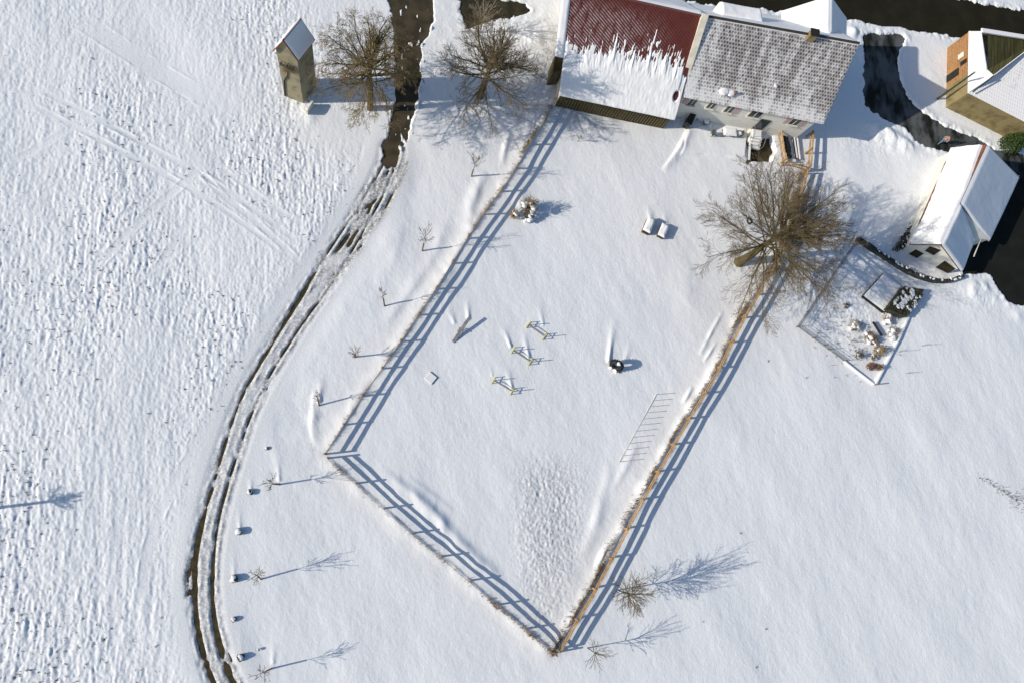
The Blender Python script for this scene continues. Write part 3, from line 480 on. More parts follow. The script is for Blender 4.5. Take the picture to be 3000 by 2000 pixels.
q = cdoor+n*.6; m.box((q.x, q.y, .65), (1.15, .9, .1), rz, taper=.85); m.build('step_snow', M['snow'], house)
for k in (-1, 1):
    m = MB(); p = cdoor+u*k*.7
    m.tube(p+n*.1+Vector((0, 0, 1.5)), p+n*1.1+Vector((0, 0, 1.5)), .03, .03); m.tube(p+n*1.1+Vector((0, 0, 1.5)), p+n*2.0+Vector((0, 0, .8)), .03, .03)
    for t in (.1, 1.1): m.tube(p+n*t+Vector((0, 0, .5)), p+n*t+Vector((0, 0, 1.5)), .025, .025)
    m.tube(p+n*2.0, p+n*2.0+Vector((0, 0, .8)), .025, .025); m.build('handrail', M['metal'], house)
# chimney
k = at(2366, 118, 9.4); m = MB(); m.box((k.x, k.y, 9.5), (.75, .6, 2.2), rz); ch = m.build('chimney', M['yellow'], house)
MB().box((k.x, k.y, 10.66), (.9, .75, .12), rz).build('chimney_cap', M['dark'], ch, origin=house.location)
# small roof snow lumps
def onroof(px, py):
    nrm_ = (b-a).cross(d-a).normalized(); dv = Vector(RM @ np.array([(px-1500)/F, -(py-1000)/F, -1])); o = Vector((0, 0, H)); return o+dv*((a-o).dot(nrm_)/dv.dot(nrm_)), nrm_
for px, py, r in ((2122, 268, .5), (2142, 273, .38), (2272, 252, .22)):
    p, nn_ = onroof(px, py); MB().blob(p, r, .35, .2, 2, int(px)).build('snow_lump', M['snow'], house, smooth=True)
p, nn_ = onroof(2152, 277); MB().tube(p, p+Vector((0, 0, .5)), .11, .11, 8).build('vent_pipe', M['rust'], house)
# rear wing
wh, we = 9.0, 6.0; r1 = at(2432, -12, wh); r0 = at(2430, 112, wh)-Vector((0, 0, 0)); l1, k1 = at(2290, 33, we), at(2478, 53, we); dirr = (r0-r1); dirr.z = 0; dd = dirr.normalized()*8.2; dn_ = dd.normalized(); l0, k0 = l1+dn_*2.2, k1+dn_*2.2; r0 = r1+dn_*4.4
MB().slab([l0, l1, r1, r0], .2).build('wing_roof', M['tiles'], house); roof_snow('wing_snow', l0, l1, r1, r0, .16, house, 50, 40, seed=21, lump=.15)
MB().slab([k1, k0, r0, r1], .2).build('wing_roof', M['tiles'], house); roof_snow('wing_snow', k1, k0, r0, r1, .16, house, 50, 40, seed=22, lump=.15)
m = MB(); wv = (k1-l1).normalized(); dn = dd.normalized(); q1, q2 = l1+wv*.4+dn*.4, k1-wv*.4+dn*.4; q1.z = q2.z = 0; rz_ = r1+dn*.4
m.face([(q2.x, q2.y, -.2), (q1.x, q1.y, -.2), (q1.x, q1.y, we), (rz_.x, rz_.y, wh-.25), (q2.x, q2.y, we)]); wallquad(m, q1, q1+dn*2, -.2, we); wallquad(m, q2+dn*2, q2, -.2, we); m.build('wing_wall', M['white'], house)
# rear dormer
P = [at(2112, 47, 8.7), at(2236, 72, 8.7), at(2228, 28, 8.7), at(2108, 6, 8.7)]
m = MB(); m.prism(P, 5.2, 8.62); m.build('dormer', M['white'], house); roof_snow('dormer_snow', *P, .22, house, 40, 20, seed=31)
# ---- garage / cottage with painted gable at the right
GE, GR = 2.1, 5.7
gr0, gr1 = at(2891, 424, GR), at(2757, 716, GR); L0, L1 = at(2786, 436, GE), at(2664, 716, GE); E0, E1 = at(2985, 520, 1.9), at(2897, 708, 1.9)
gar = thing('cottage', (L1.x, L1.y, 0), 'low snow roofed cottage with dark and white chequered gable wall', 'cottage')
tm = .60; gm = gr0+(gr1-gr0)*tm
MB().slab([L0, L1, gr1, gr0], .15).build('roof', M['rust'], gar)
def gl_mask(U, V, T, nz):
    e = np.clip((V-.02-.05*sstep(.1, .2, U)*sstep(.95, .8, U)*(1+.5*nz(8, 60)))/.03, 0, 1); top = np.clip((1.03-V-.13*sstep(.55, .0, U))/.04, 0, 1); s = np.minimum(e, top); return (T+.05)*s-.05+.02*nz(2, 8)*s
roof_snow('roof_snow', L0, L1, gr1, gr0, .34, gar, 120, 60, mask=gl_mask, seed=41, lump=.3)
E1b, gmb = E1, at(2812, 634, GR-.5)
MB().slab([E1, E0, gr0, gm], .15).build('roof', M['rust'], gar); roof_snow('roof_snow', E1, E0, gr0, gm, .2, gar, 80, 50, seed=42, lump=.15, mask=lambda U, V, T, nz: T*np.clip((1.0-V)/.05, 0, 1)-.02*(V > .95))
K0, K1 = at(2853, 700, 2.6), at(2817, 797, 2.0)
MB().slab([K1, K0, gm, gr1], .15).build('roof', M['rust'], gar); roof_snow('roof_snow', K1, K0, gm-Vector((0, 0, .0)), gr1, .22, gar, 60, 40, seed=43, lump=.15)
gw = [L1+(L0-L1).normalized()*.35, K1+(K0-K1).normalized()*.45, gr1+(gr0-gr1).normalized()*.35]; uw = (gw[1]-gw[0]); uw.z = 0; GA, GB = gw[0]+uw.normalized()*.25, gw[1]-uw.normalized()*.15; _u = uw.normalized(); gt = GA+_u*((Vector(gw[2])-GA).dot(_u))
m = MB(); m.face([(GA.x, GA.y, -.4), (GB.x, GB.y, -.4), (GB.x, GB.y, 2.3), (gt.x, gt.y, GR-.2), (GA.x, GA.y, GE)]); bk0, bk1 = L0+uw.normalized()*.25, E0-uw.normalized()*.25
wallquad(m, bk0, GA, -.4, GE); m.face([(bk1.x, bk1.y, -.4), (bk0.x, bk0.y, -.4), (bk0.x, bk0.y, GE), (gr0.x, gr0.y, GR-.2), (bk1.x, bk1.y, GE)]); e1i = E1-uw.normalized()*.3; wallquad(m, e1i, bk1, -.4, GE+.1)
m.build('wall', M['white'], gar)
m = MB(); kk0 = K0-uw.normalized()*.2; m.face([(kk0.x, kk0.y, -.4), (e1i.x, e1i.y, -.4), (e1i.x, e1i.y, 2.2), (gm.x, gm.y, GR-.2), (kk0.x, kk0.y, 2.6)]); wallquad(m, GB, kk0, -.4, 2.3, 2.6); m.build('inner_wall', M['white'], gar)
def gpanel(px0, py0, px1, py1, px2, py2, px3, py3):
    un = uw.normalized(); nn2 = Vector((un.y, -un.x, 0)); pts = []
    for px, py in ((px0, py0), (px1, py1), (px2, py2), (px3, py3)): s, z = on_wall(GA, GB, px, py); q = GA+un*s+nn2*.03; pts.append(Vector((q.x, q.y, z)))
    q = pts; m = MB(); m.face(pts); m.face([p-nn2*.06 for p in pts][::-1])
    for j in range(4): k = (j+1) % 4; m.face([pts[j], pts[j]-nn2*.06, pts[k]-nn2*.06, pts[k]])
    m.build('dark_panel', M['barnwood'], gar)
gpanel(2652, 751, 2677, 763, 2707, 743, 2683, 731); gpanel(2710, 735, 2736, 748, 2757, 733, 2724, 722); gpanel(2738, 786, 2772, 803, 2800, 788, 2768, 764)
q0, q1 = at(2887, 690, 2.3), at(2858, 750, 2.0); MB().tube(at(2876, 694, 2.2), at(2853, 752, 2.1), .06, .06).build('gutter', M['frame'], gar)
# ---- brick house at the upper right corner
OE = 3.5; f0, f1, f2 = at(2838, 92, OE), at(2835, 273, OE), at(3060, 388, OE)
oh = thing('brick_house', (f1.x, f1.y, 0), 'orange brick and yellow plaster house with mossy and snowy roofs at the upper right corner', 'house')
i1, i2, i3, i4 = at(2876, 92, OE+.7), at(2893, 205, OE+.9), at(2912, 222, OE+1.9), at(3080, 95, OE+3.6)
MB().slab([f1, f0, i1, i2, i3], .15).build('lean_to_roof', M['tiles2'], oh)
roof_snow('lean_to_snow', f1, f0, i1, i2, .12, oh, 60, 30, seed=51, lump=.15)
MB().slab([f1, f2, i4, i3], .15).build('roof', M['tiles2'], oh)
j1, j2, j3 = at(2893, 98, OE+.5), at(3080, 132, OE+.5), at(3080, 95, OE+3.5)
MB().face([j1, at(2895, 205, OE+.88), at(2912, 223, OE+1.85), at(3080, 97, OE+3.5), j2], [(0, 0), (0, 4), (1, 5), (6, 4), (6, 0)]).build('mossy_roof', M['moss'], oh)
g0, g1 = at(2876, 90, OE+.8), at(3080, 122, OE+.8); m = MB(); m.bar(g0, g1, .5, .18); m.build('parapet_snow', M['snow'], oh)
m = MB(); m.bar(at(2850, 271, OE+.5), at(2912, 222, OE+2.0), .12, .1); m.build('dark_roof_bar', M['dark'], oh)  # thin near-black bar where the lean-to and front roof meet
o0, o1, o2 = [Vector((q.x, q.y, 0)) for q in (f0, f1, f2)]; e = Vector((.25, .1, 0)); o0 += e; o1 += e; o2 += e
split = o0+(o1-o0)*.68
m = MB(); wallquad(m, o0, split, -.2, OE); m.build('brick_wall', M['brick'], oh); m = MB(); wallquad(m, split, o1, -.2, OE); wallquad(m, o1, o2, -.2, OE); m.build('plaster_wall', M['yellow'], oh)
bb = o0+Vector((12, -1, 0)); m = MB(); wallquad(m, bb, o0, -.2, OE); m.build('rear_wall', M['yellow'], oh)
uo = (o1-o0).normalized(); no = Vector((uo.y, -uo.x, 0))
for s, z, w, h, mt in ((2.4, 2.2, .6, .8, 'frame'), (3.5, 2.6, .5, .9, 'dark'), (4.2, 1.0, .9, 1.8, 'dark')):
    q = o0+uo*s+no*.03; MB().box((q.x, q.y, z), (w, .08, h), math.atan2(uo.y, uo.x)).build('window' if mt != 'dark' or h < 1.5 else 'door', M[mt], oh)
# ---- tower
tb = [at(833, 281), at(888, 303), at(927, 253)]; tb.append(tb[0]+tb[2]-tb[1]); TW = 8.1; apx = 10.0
tow = thing('transformer_tower', tb[1], 'tall narrow rendered tower with small gabled snowy roof beside the lane', 'tower')
mf, mr = (tb[0]+tb[1])/2, (tb[2]+tb[3])/2; zv = lambda p, z: Vector((p.x, p.y, z))
m = MB(); m.face([zv(tb[0], -.2), zv(tb[1], -.2), zv(tb[1], TW), zv(mf, apx-.1), zv(tb[0], TW)]); m.face([zv(tb[2], -.2), zv(tb[3], -.2), zv(tb[3], TW), zv(mr, apx-.1), zv(tb[2], TW)])
wallquad(m, tb[1], tb[2], -.2, TW); wallquad(m, tb[3], tb[0], -.2, TW); m.build('wall', M['stone'], tow)
fu = (tb[1]-tb[0]).normalized(); fv = (tb[2]-tb[1]).normalized(); oe = .22
rf, rr_ = zv(mf-fv*.22, apx), zv(mr+fv*.15, apx); sl2 = (apx-TW)/((tb[1]-tb[0]).length/2)
for sgn, c0, c3 in ((1, tb[1], tb[2]), (-1, tb[0], tb[3])):
    ea, eb = zv(c0+fu*sgn*oe-fv*.22, TW-sl2*oe), zv(c3+fu*sgn*oe+fv*.15, TW-sl2*oe); MB().slab([ea, eb, rr_, rf], .09).build('roof', M['rust'], tow)
    nx_ = (eb-ea).cross(rf-ea).normalized(); nx_ = nx_ if nx_.z > 0 else -nx_
    roof_snow('roof_snow', ea+fv*.1+(rf-ea).normalized()*(.05 if sgn > 0 else .5), eb-fv*.03+(rf-ea).normalized()*(.05 if sgn > 0 else .5), rr_-fv*.03, rf+fv*.1, .09, tow, 24, 30, seed=60+sgn, lump=.1)
nf = Vector((fu.y, -fu.x, 0))
def tpt(px, py): s, z = on_wall(tb[0], tb[1], px, py); q = tb[0]+fu*s+nf*.05; return Vector((q.x, q.y, z))
m = MB(); path = [tpt(844, 196), tpt(843, 222), tpt(833, 236), tpt(836, 280)]
for p, q in zip(path[:-1], path[1:]): m.bar(p, q, .09, .09, nf)
m.build('cable_conduit', M['dark'], tow)
m = MB(); 
for z in (6.4, 6.15): m.bar(tb[0]+fu*.3+nf*.35+Vector((0, 0, z)), tb[0]+fu*1.6+nf*.35+Vector((0, 0, z)), .06, .06)
for s in (.4, .95, 1.5): m.bar(tb[0]+fu*s+Vector((0, 0, 6.3)), tb[0]+fu*s+nf*.45+Vector((0, 0, 6.3)), .05, .05); m.tube(tb[0]+fu*s+nf*.35+Vector((0, 0, 6.4)), tb[0]+fu*s+nf*.35+Vector((0, 0, 6.65)), .05, .03)
m.build('insulator_bracket', M['darkstone'], tow)
m = MB(); rr2 = random.Random(5)
for k in range(260):
    q = tb[0]+fu*rr2.gauss(1.0, .35)+nf*rr2.uniform(.0, .4); z = rr2.gauss(5.7, .3); d_ = Vector((rr2.uniform(-1, 1), rr2.uniform(-1, 1), rr2.uniform(-1, .4))).normalized()*rr2.uniform(.15, .45); q.z = z; m.tube(q, q+d_, .012, .006, 3, False)
m.build('nest_twigs', M['straw'], tow)
bt = thing('brick_buttress', at(912, 330), 'low pale brick wall end at the foot of the tower', 'wall'); q = at(908, 322); MB().box((q.x, q.y, .3), (.22, 1.2, .9), -.45).build('wall', M['cream'], bt); MB().box((q.x, q.y, .79), (.2, 1.1, .07), -.45, taper=.7).build('snow_cap', M['snow'], bt)
# ---------------------------------------------------------------- trees
def grow_tree(rng, base, trunk, limbs, levels, droop=0.0, up=.0, env=None, wob=.12, r_trunk=.3):
    """returns (trunk segments, twig segments); limbs: list of (start, dir, length, radius)"""
    segT, segW = [], []
    def rnd(): return Vector((rng.gauss(0, 1), rng.gauss(0, 1), rng.gauss(0, 1)))
    def branch(p, d, L, r, lev):
        n = 4 if lev <= 1 else (3 if lev == 2 else 2); P = [p]; q = p; dd_ = d.normalized(); tgt = segT if lev <= 1 else segW; pts = [(p, dd_, r)]
        for k in range(n):
            dd_ = (dd_+rnd()*wob+Vector((0, 0, up*(1 if lev < 2 else .5)))-Vector((0, 0, droop*(lev*.5)*(k+1)/n))).normalized(); q2 = q+dd_*L/n; r2 = max(r*(1-.72*(k+1)/n), .006); tgt.append((q, q2, max(r*(1-.72*k/n), .006), r2)); q = q2; pts.append((q, dd_, r2))
        if lev >= len(levels): return
        cnt, frac, ang = levels[lev]
        for j in range(cnt):
            t = (j+rng.uniform(.2, 1))/cnt*.9+.1; x = t*n; k = min(int(x), n-1); f = x-k; a_, b_ = pts[k], pts[k+1]; o = a_[0].lerp(b_[0], f); dr = a_[1]; ax = dr.cross(rnd()).normalized(); nd = (dr*math.cos(ang)+ax*math.sin(ang)*rng.uniform(.7, 1.2)).normalized()
            branch(o, nd, L*frac*(1.15-.55*t)*rng.uniform(.75, 1.2), max(a_[2]*.55*(1-.4*t), .009), lev+1)
    for p, q, r0, r1 in trunk: segT.append((p, q, r0, r1))
    for s, d, L, r in limbs: branch(s, d, L, r, 0)
    return segT, segW
def seg_mesh(name, segs, mat, parent, n, rmin=0.0):
    if not segs: return
    P = np.array([s[0][:] for s in segs]); Q = np.array([s[1][:] for s in segs]); r0 = np.maximum([s[2] for s in segs], rmin); r1 = np.maximum([s[3] for s in segs], rmin)
    D = Q-P; D /= np.linalg.norm(D, axis=1)[:, None]+1e-9; ref = np.where(np.abs(D[:, 2:3]) < .9, [[0, 0, 1.]], [[1., 0, 0]]); A = np.cross(D, ref); A /= np.linalg.norm(A, axis=1)[:, None]; Bb = np.cross(D, A)
    V = []
    for e, r in ((P, r0), (Q, r1)):
        for i in range(n): th = 2*math.pi*i/n; V.append(e+(A*math.cos(th)+Bb*math.sin(th))*r[:, None])
    V = np.stack(V, 1); N = len(segs); o = np.array(parent.location[:]); V = (V-o).reshape(-1, 3); base = (np.arange(N)*2*n)[:, None]; fs = []
    for i in range(n): j = (i+1) % n; fs.append(np.stack([base[:, 0]+i, base[:, 0]+j, base[:, 0]+n+j, base[:, 0]+n+i], -1))
    q = np.concatenate(fs).astype(np.int32); me = bpy.data.meshes.new(name); me.vertices.add(len(V)); me.vertices.foreach_set('co', V.astype(np.float32).ravel()); me.loops.add(q.size); me.loops.foreach_set('vertex_index', q.ravel()); me.polygons.add(len(q)); me.polygons.foreach_set('loop_start', np.arange(0, q.size, 4, dtype=np.int32)); me.update(calc_edges=True); me.polygons.foreach_set('use_smooth', np.ones(len(q), bool)); me.materials.append(mat)
    ob = bpy.data.objects.new(name, me); C.objects.link(ob); ob.parent = parent; return ob
V3 = lambda x, y, z: Vector((x, y, z))
def dome_limbs(rng, o, n, R, Hh, r, zlo=.0, elmin=.0, elmax=1.45):
    out = []
    for k in range(n):
        az = k*2.399963+rng.uniform(-.2, .2); el = elmin+(elmax-elmin)*(((k+.5)/n)**1.25); d = V3(math.cos(az)*math.cos(el), math.sin(az)*math.cos(el), math.sin(el)); L = 1/math.sqrt((math.cos(el)/R)**2+(math.sin(el)/Hh)**2)
        z0 = zlo*min(1, max(-.1, (k+rng.uniform(-2, 2))/n)); cz = z0*d.z/Hh**2; A2 = (d.x**2+d.y**2)/R**2+d.z**2/Hh**2; L = (-cz+math.sqrt(max(.01, cz*cz-A2*((z0/Hh)**2-1))))/A2
        out.append((o+V3(0, 0, z0), d, L*rng.uniform(.85, 1.05)*.80, r*rng.uniform(.6, 1)*(.6+.6*math.sin(el))))
    return out
# big bare tree
rg = random.Random(3); b0 = at(2165, 768); T = thing('bare_tree', b0, 'huge bare broad crowned tree leaning over the right paddock fence', 'tree')
k0_ = b0+V3(.15, .1, 2.6); k1_ = b0+V3(.3, .4, 4.2)
lim = dome_limbs(rg, k1_, 40, 9.1, 10.2, .14, 4.6, -.08, 1.3)
sT, sW = grow_tree(rg, b0, [(b0-V3(0, 0, .3), b0+V3(0, 0, .5), .62, .44), (b0+V3(0, 0, .5), k0_, .44, .37), (k0_, k1_, .37, .3), (k1_, k1_+V3(.1, .1, 2.6), .27, .2), (k1_+V3(.1, .1, 2.6), k1_+V3(0, .1, 5.4), .2, .1)], lim, [(10, .50, .62), (8, .46, .60), (6, .5, .6)], up=.02, wob=.07)
seg_mesh('trunk', sT, M['greenbark'], T, 7); seg_mesh('crown', sW, M['twig'], T, 3, .0085)
tire = thing('tyre_swing', at(2196, 648, 2.0), 'dark round tyre hanging in the left side of the big bare tree', 'tyre swing')
def torus(m, c, R, r, ax, nu=28, nv=10):
    ax = Vector(ax).normalized(); a_ = ax.orthogonal().normalized(); b_ = ax.cross(a_); c = Vector(c)
    def P(i, j): t = 2*math.pi*i/nu; f = 2*math.pi*j/nv; rr = R+r*math.cos(f); return c+(a_*math.cos(t)+b_*math.sin(t))*rr+ax*r*math.sin(f)
    for i in range(nu):
        for j in range(nv): m.face([P(i, j), P(i+1, j), P(i+1, j+1), P(i, j+1)])
    return m
c_ = at(2196, 648, 2.0); torus(MB(), c_, .26, .09, (.15, -.1, 1)).build('tyre', M['rubber'], tire, smooth=True)
m = MB()
for k in range(3): m.tube(c_+V3(.26*math.cos(k*2.1), .26*math.sin(k*2.1), .05), c_+V3(.2, .3, 4), .012, .012, 4)
m.build('rope', M['oldwood'], tire)
# willow like tree beside the tower
rg = random.Random(9); b0 = at(1083, 318); T = thing('weeping_tree', b0, 'bare weeping tree with drooping brown twigs between the tower and the lane', 'tree')
k1_ = b0+V3(-.1, .3, 4.2); lim = dome_limbs(rg, k1_, 30, 6.1, 8.8, .12, 3.6, -.15, 1.4)
sT, sW = grow_tree(rg, b0, [(b0-V3(0, 0, .2), b0+V3(.05, 0, 2), .33, .27), (b0+V3(.05, 0, 2), k1_, .27, .22), (k1_, k1_+V3(.1, .1, 3.8), .2, .09)], lim, [(10, .45, .6), (8, .45, .8), (4, .6, .5)], droop=.26, wob=.17)
seg_mesh('trunk', sT, M['bark'], T, 6); seg_mesh('crown', sW, M['willow'], T, 3, .0095)
rg = random.Random(19); b0 = at(1406, 283); T = thing('bare_tree', b0, 'bare spreading tree between the lane and the red roofed barn', 'tree')
k1_ = b0+V3(.1, .0, 3.0); lim = dome_limbs(rg, k1_, 30, 6.6, 8.2, .13, 3.4, -.12, 1.4)
sT, sW = grow_tree(rg, b0, [(b0-V3(0, 0, .2), b0+V3(0, 0, 1), .42, .33), (b0+V3(0, 0, 1), k1_+V3(0, 0, .5), .33, .24), (k1_+V3(0, 0, .5), k1_+V3(0, .1, 4), .22, .1)], lim, [(10, .46, .65), (8, .45, .75), (4, .5, .6)], wob=.15)
seg_mesh('trunk', sT, M['bark'], T, 6); seg_mesh('crown', sW, M['twig'], T, 3, .0085)
def small_tree(seed, bx, name, label, h, R, nl, levels, mt='twig', tr=.07, zf=.25, rmin=.007, group=None, guard=0, lean=(0, 0), mb='bark', elmin=.55):
    rg = random.Random(seed); b0 = Vector(bx); T = thing(name, b0, label, 'tree', group); ln = V3(lean[0], lean[1], 0); o = b0+V3(0, 0, h*zf)+ln*zf; lim = []
    for k in range(nl):
        az = k*2.4+rg.uniform(-.3, .3); el = rg.uniform(elmin, 1.35); z = rg.uniform(0, .45)*h*(1-zf); rest = h-h*zf-z; L = min(R/max(math.cos(el), .1), rest*1.0); lim.append((o+ln*(z/h)+V3(0, 0, z), V3(math.cos(az)*math.cos(el), math.sin(az)*math.cos(el), math.sin(el))+ln*(.3/h), L, tr*.45))
    top = b0+V3(0, 0, h*.97)+ln
    sT, sW = grow_tree(rg, b0, [(b0-V3(0, 0, .2), o, tr, tr*.75), (o, o.lerp(top, .6), tr*.75, tr*.4), (o.lerp(top, .6), top, tr*.4, .01)], lim, levels, wob=.1, up=.06)
    seg_mesh('trunk', sT, M[mb], T, 6, .012); seg_mesh('crown', sW, M[mt], T, 3, rmin)
    if guard: MB().tube(b0-V3(0, 0, .1), b0+V3(0, 0, guard)+ln*(guard/h), .075, .065, 8).build('trunk_guard', M['oldwood'], T)
    return T
small_tree(31, at(1404, 96), 'birch', 'slender pale stemmed young tree on the bare earth patch at the top', 5, 1.4, 12, [(6, .45, .5), (4, .5, .5)], 'paletwig', .07, .3, mb='paletwig')
small_tree(32, at(1812, 1728), 'young_tree', 'bare fan shaped young tree casting a long shadow right of the paddock fence', 6.2, 1.6, 28, [(7, .5, .6), (5, .5, .6)], 'twig', .06, .25, .007, lean=(0, .1), elmin=.35)
small_tree(33, at(1722, 1897), 'young_tree', 'low bare young tree beside the bottom corner of the paddock', 4.6, 1.3, 9, [(5, .45, .5), (2, .5, .5)], 'twig', .06, .15, .007, mb='greenbark', elmin=.3)
SAP = [((1381, 517), 4.3, .8, (-.1, .2), 'thin sapling nearest the big spreading tree'), ((1237, 736), 4.6, .9, (0, .8), 'round crowned sapling left of the snowy shrub'), ((1127, 899), 4.4, .4, (-.55, 1.2), 'narrow sapling leaning up the slope, third down the paddock fence row'),
       ((1040, 1046), 2.4, .7, (0, .1), 'short bushy sapling half way down the outer side of the fence'), ((935, 1188), 3.3, .3, (-.15, 1.1), 'whip thin sapling closest to the left corner of the paddock'), ((820, 1418), 3.4, .6, (-1.0, .1), 'sapling leaning left below the left paddock corner'),
       ((765, 1696), 3.4, .8, (-.2, .9), 'sapling with a snow ring between the lane and the lower paddock fence'), ((795, 1958), 4.0, .7, (-.8, .4), 'lowest sapling near the bottom edge beside the lane')]
for i, (bp, h, R, ln, lab) in enumerate(SAP):
    small_tree(40+i, at(*bp), 'sapling', lab, h, R*.85, 9, [(4, .5, .5), (3, .5, .5)], 'paletwig', .026, .4, .0022, 'staked saplings along the lane', 1.45, ln)
small_tree(60, at(1694, 413), 'sapling', 'tiny leafless sapling in the paddock below the barn', 1.2, .45, 6, [(3, .4, .5)], 'darktwig', .03, .2, .008, elmin=.5)
small_tree(62, at(-330, 1525), 'pollard_tree', 'tall pole like tree standing just outside the left edge', 6.9, 1.1, 10, [(6, .5, .7), (4, .5, .6)], 'twig', .15, .84, .018, elmin=.1)
small_tree(61, at(3030, 1440), 'thorn_bush', 'brown twiggy bush at the right edge of the snowfield', 3.0, 1.6, 16, [(6, .5, .6), (4, .5, .6)], 'twig', .05, .1, .008, elmin=.2)
m = MB(); rg = random.Random(4)
for k in range(170):
    t = rg.random()**.7; p = at(2868+140*t+rg.gauss(0, 6), 1392+92*t+rg.gauss(0, 5+16*t*t)); p.z = zat(p.x, p.y)-.02
    for q in range(3): m.tube(p, p+V3(rg.gauss(0, .07), rg.gauss(0, .07), rg.uniform(.06, .25)), .010, .005, 3, False)
tag(m.build('bramble_stems', M['darktwig'], origin=at(2930, 1440)), 'line of dark bramble stems poking through the snow at the right edge', 'brambles', kind='stuff')
# snowy shrubs
def shrub(name, c, R, h, label, seed, nst=60, snow=6, mt='twig', sr=.3, group=None, nleaf=0, leaf='straw'):
    rg = random.Random(seed); c = Vector(c); c.z = zat(c.x, c.y); T = thing(name, c, label, 'shrub', group); sg_ = []
    for k in range(nst):
        az = rg.uniform(0, 6.28); el = rg.uniform(.35, 1.5); L = 1/math.sqrt((math.cos(el)/R)**2+(math.sin(el)/h)**2)*rg.uniform(.6, 1.1); d = V3(math.cos(az)*math.cos(el), math.sin(az)*math.cos(el), math.sin(el)); p = c+V3(rg.gauss(0, R*.12), rg.gauss(0, R*.12), -.05)
        for j in range(3): d = (d+V3(rg.gauss(0, .15), rg.gauss(0, .15), .05)).normalized(); q = p+d*L/3; sg_.append((p, q, .02-.005*j, .014-.004*j)); p = q; 
        for j in range(5): d2 = (d+V3(rg.gauss(0, .6), rg.gauss(0, .6), rg.gauss(0, .4))).normalized(); o_ = p-d*rg.uniform(0, L*.5); sg_.append((o_, o_+d2*L*.28, .009, .006))
    seg_mesh('branches', sg_, M[mt], T, 3, .007)
    if nleaf:
        m = MB()
        for k in range(nleaf):
            az = rg.uniform(0, 6.28); el = rg.uniform(.1, 1.5); rr_ = rg.uniform(.6, 1.0); p = c+V3(R*math.cos(az)*math.cos(el)*rr_, R*math.sin(az)*math.cos(el)*rr_, h*math.sin(el)*rr_); u_ = V3(rg.gauss(0, 1), rg.gauss(0, 1), rg.gauss(0, 1)).normalized(); v_ = u_.orthogonal().normalized(); s_ = rg.uniform(.04, .09); m.face([p-u_*s_, p+v_*s_*.6, p+u_*s_, p-v_*s_*.6])
        m.build('foliage', M[leaf], T)
    if snow:
        m = MB()
        for k in range(snow):
            az = rg.uniform(0, 6.28); q = rg.uniform(0, .8)*R; z = h*rg.uniform(.3, .75)*(1-.5*(q/R)); m.blob(c+V3(math.cos(az)*q, math.sin(az)*q, z), R*sr*rg.uniform(.5, 1.1), .6, .35, 2, seed*50+k)
        m.build('snow_load', M['snow'], T, smooth=True)
    return T
shrub('snowy_shrub', at(1505, 632), .55, 1.3, 'left low part of the snow laden shrub cluster by the left fence', 71, 40, 3, nleaf=160, sr=.42)
shrub('snowy_shrub', at(1545, 612), 1.0, 2.4, 'tallest snow laden twiggy shrub, casting a long shadow in the paddock', 72, 90, 5, 'bark', .3, nleaf=300)
shrub('snowy_shrub', at(1548, 640), .6, 1.2, 'small shrub capped by one big snow lump, front of its cluster', 73, 40, 3, sr=.6)
for i, (px, py, R, h, s, lab, nl, lf) in enumerate(((2500, 958, .9, 1.1, 6, 'round snow covered shrub nearest the left of the wire fenced garden', 120, 'straw'), (2545, 990, .75, 1.0, 5, 'tan snow covered shrub left of the dark garden log', 260, 'straw'), (2612, 975, .85, 1.0, 7, 'snow covered shrub closest to the white garden edging', 60, 'straw'),
        (2598, 935, .8, .9, 7, 'snow mounded shrub just below the clipped hedge', 60, 'straw'), (2558, 1000, .5, .8, 3, 'little tan shrub between the snow covered garden shrubs', 140, 'straw'), (2512, 1040, .6, .9, 3, 'low shrub with green grey stems near the lower left garden wire', 120, 'leaf'), (2570, 1028, .65, 1.3, 1, 'olive yellow bushy shrub in the lower garden', 420, 'straw'),
        (2556, 1048, .45, .6, 4, 'small snow topped plant above the rusty shrub', 30, 'straw'), (2548, 1073, .5, .6, 1, 'rusty leaved low shrub in the bottom of the garden', 200, 'redleaf'), (2568, 1076, .4, .9, 0, 'rusty leaved shrub throwing a shadow over the garden edging', 180, 'redleaf'), (2478, 895, .4, .5, 2, 'dark leaved tiny shrub at upper left of the garden', 60, 'leaf'))):
    shrub('garden_shrub', at(px, py), R, h, lab, 80+i, 26, s, 'oldwood', .36, nleaf=nl, leaf=lf)
for i, (px, py, h, lab) in enumerate(((2505, 1003, .9, 'thin grey garden stick beside the tan shrub'), (2494, 1000, .4, 'short dark stick left in the garden'), (2700, 1013, 1.3, 'thin bare stem alone in the snow right of the garden'), (2655, 1093, 1.1, 'thin bare stem in the snow below right of the garden'), (2415, 1010, .9, 'thin twig by the lower left garden wire'), (2633, 1030, 1.4, 'stick standing on the white garden edging'))):
    rg = random.Random(i); p = at(px, py); T = thing('dead_plant', p, lab, 'stem'); m = MB(); m.tube(p-V3(0, 0, .1), p+V3(-.05, 0, h), .025, .012, 5)
    for k in range(4): z = h*rg.uniform(.3, .9); m.tube(p+V3(0, 0, z), p+V3(rg.uniform(-.25, .25), rg.uniform(-.25, .25), z+.15), .012, .006, 3)
    m.build('stem', M['oldwood'], T)
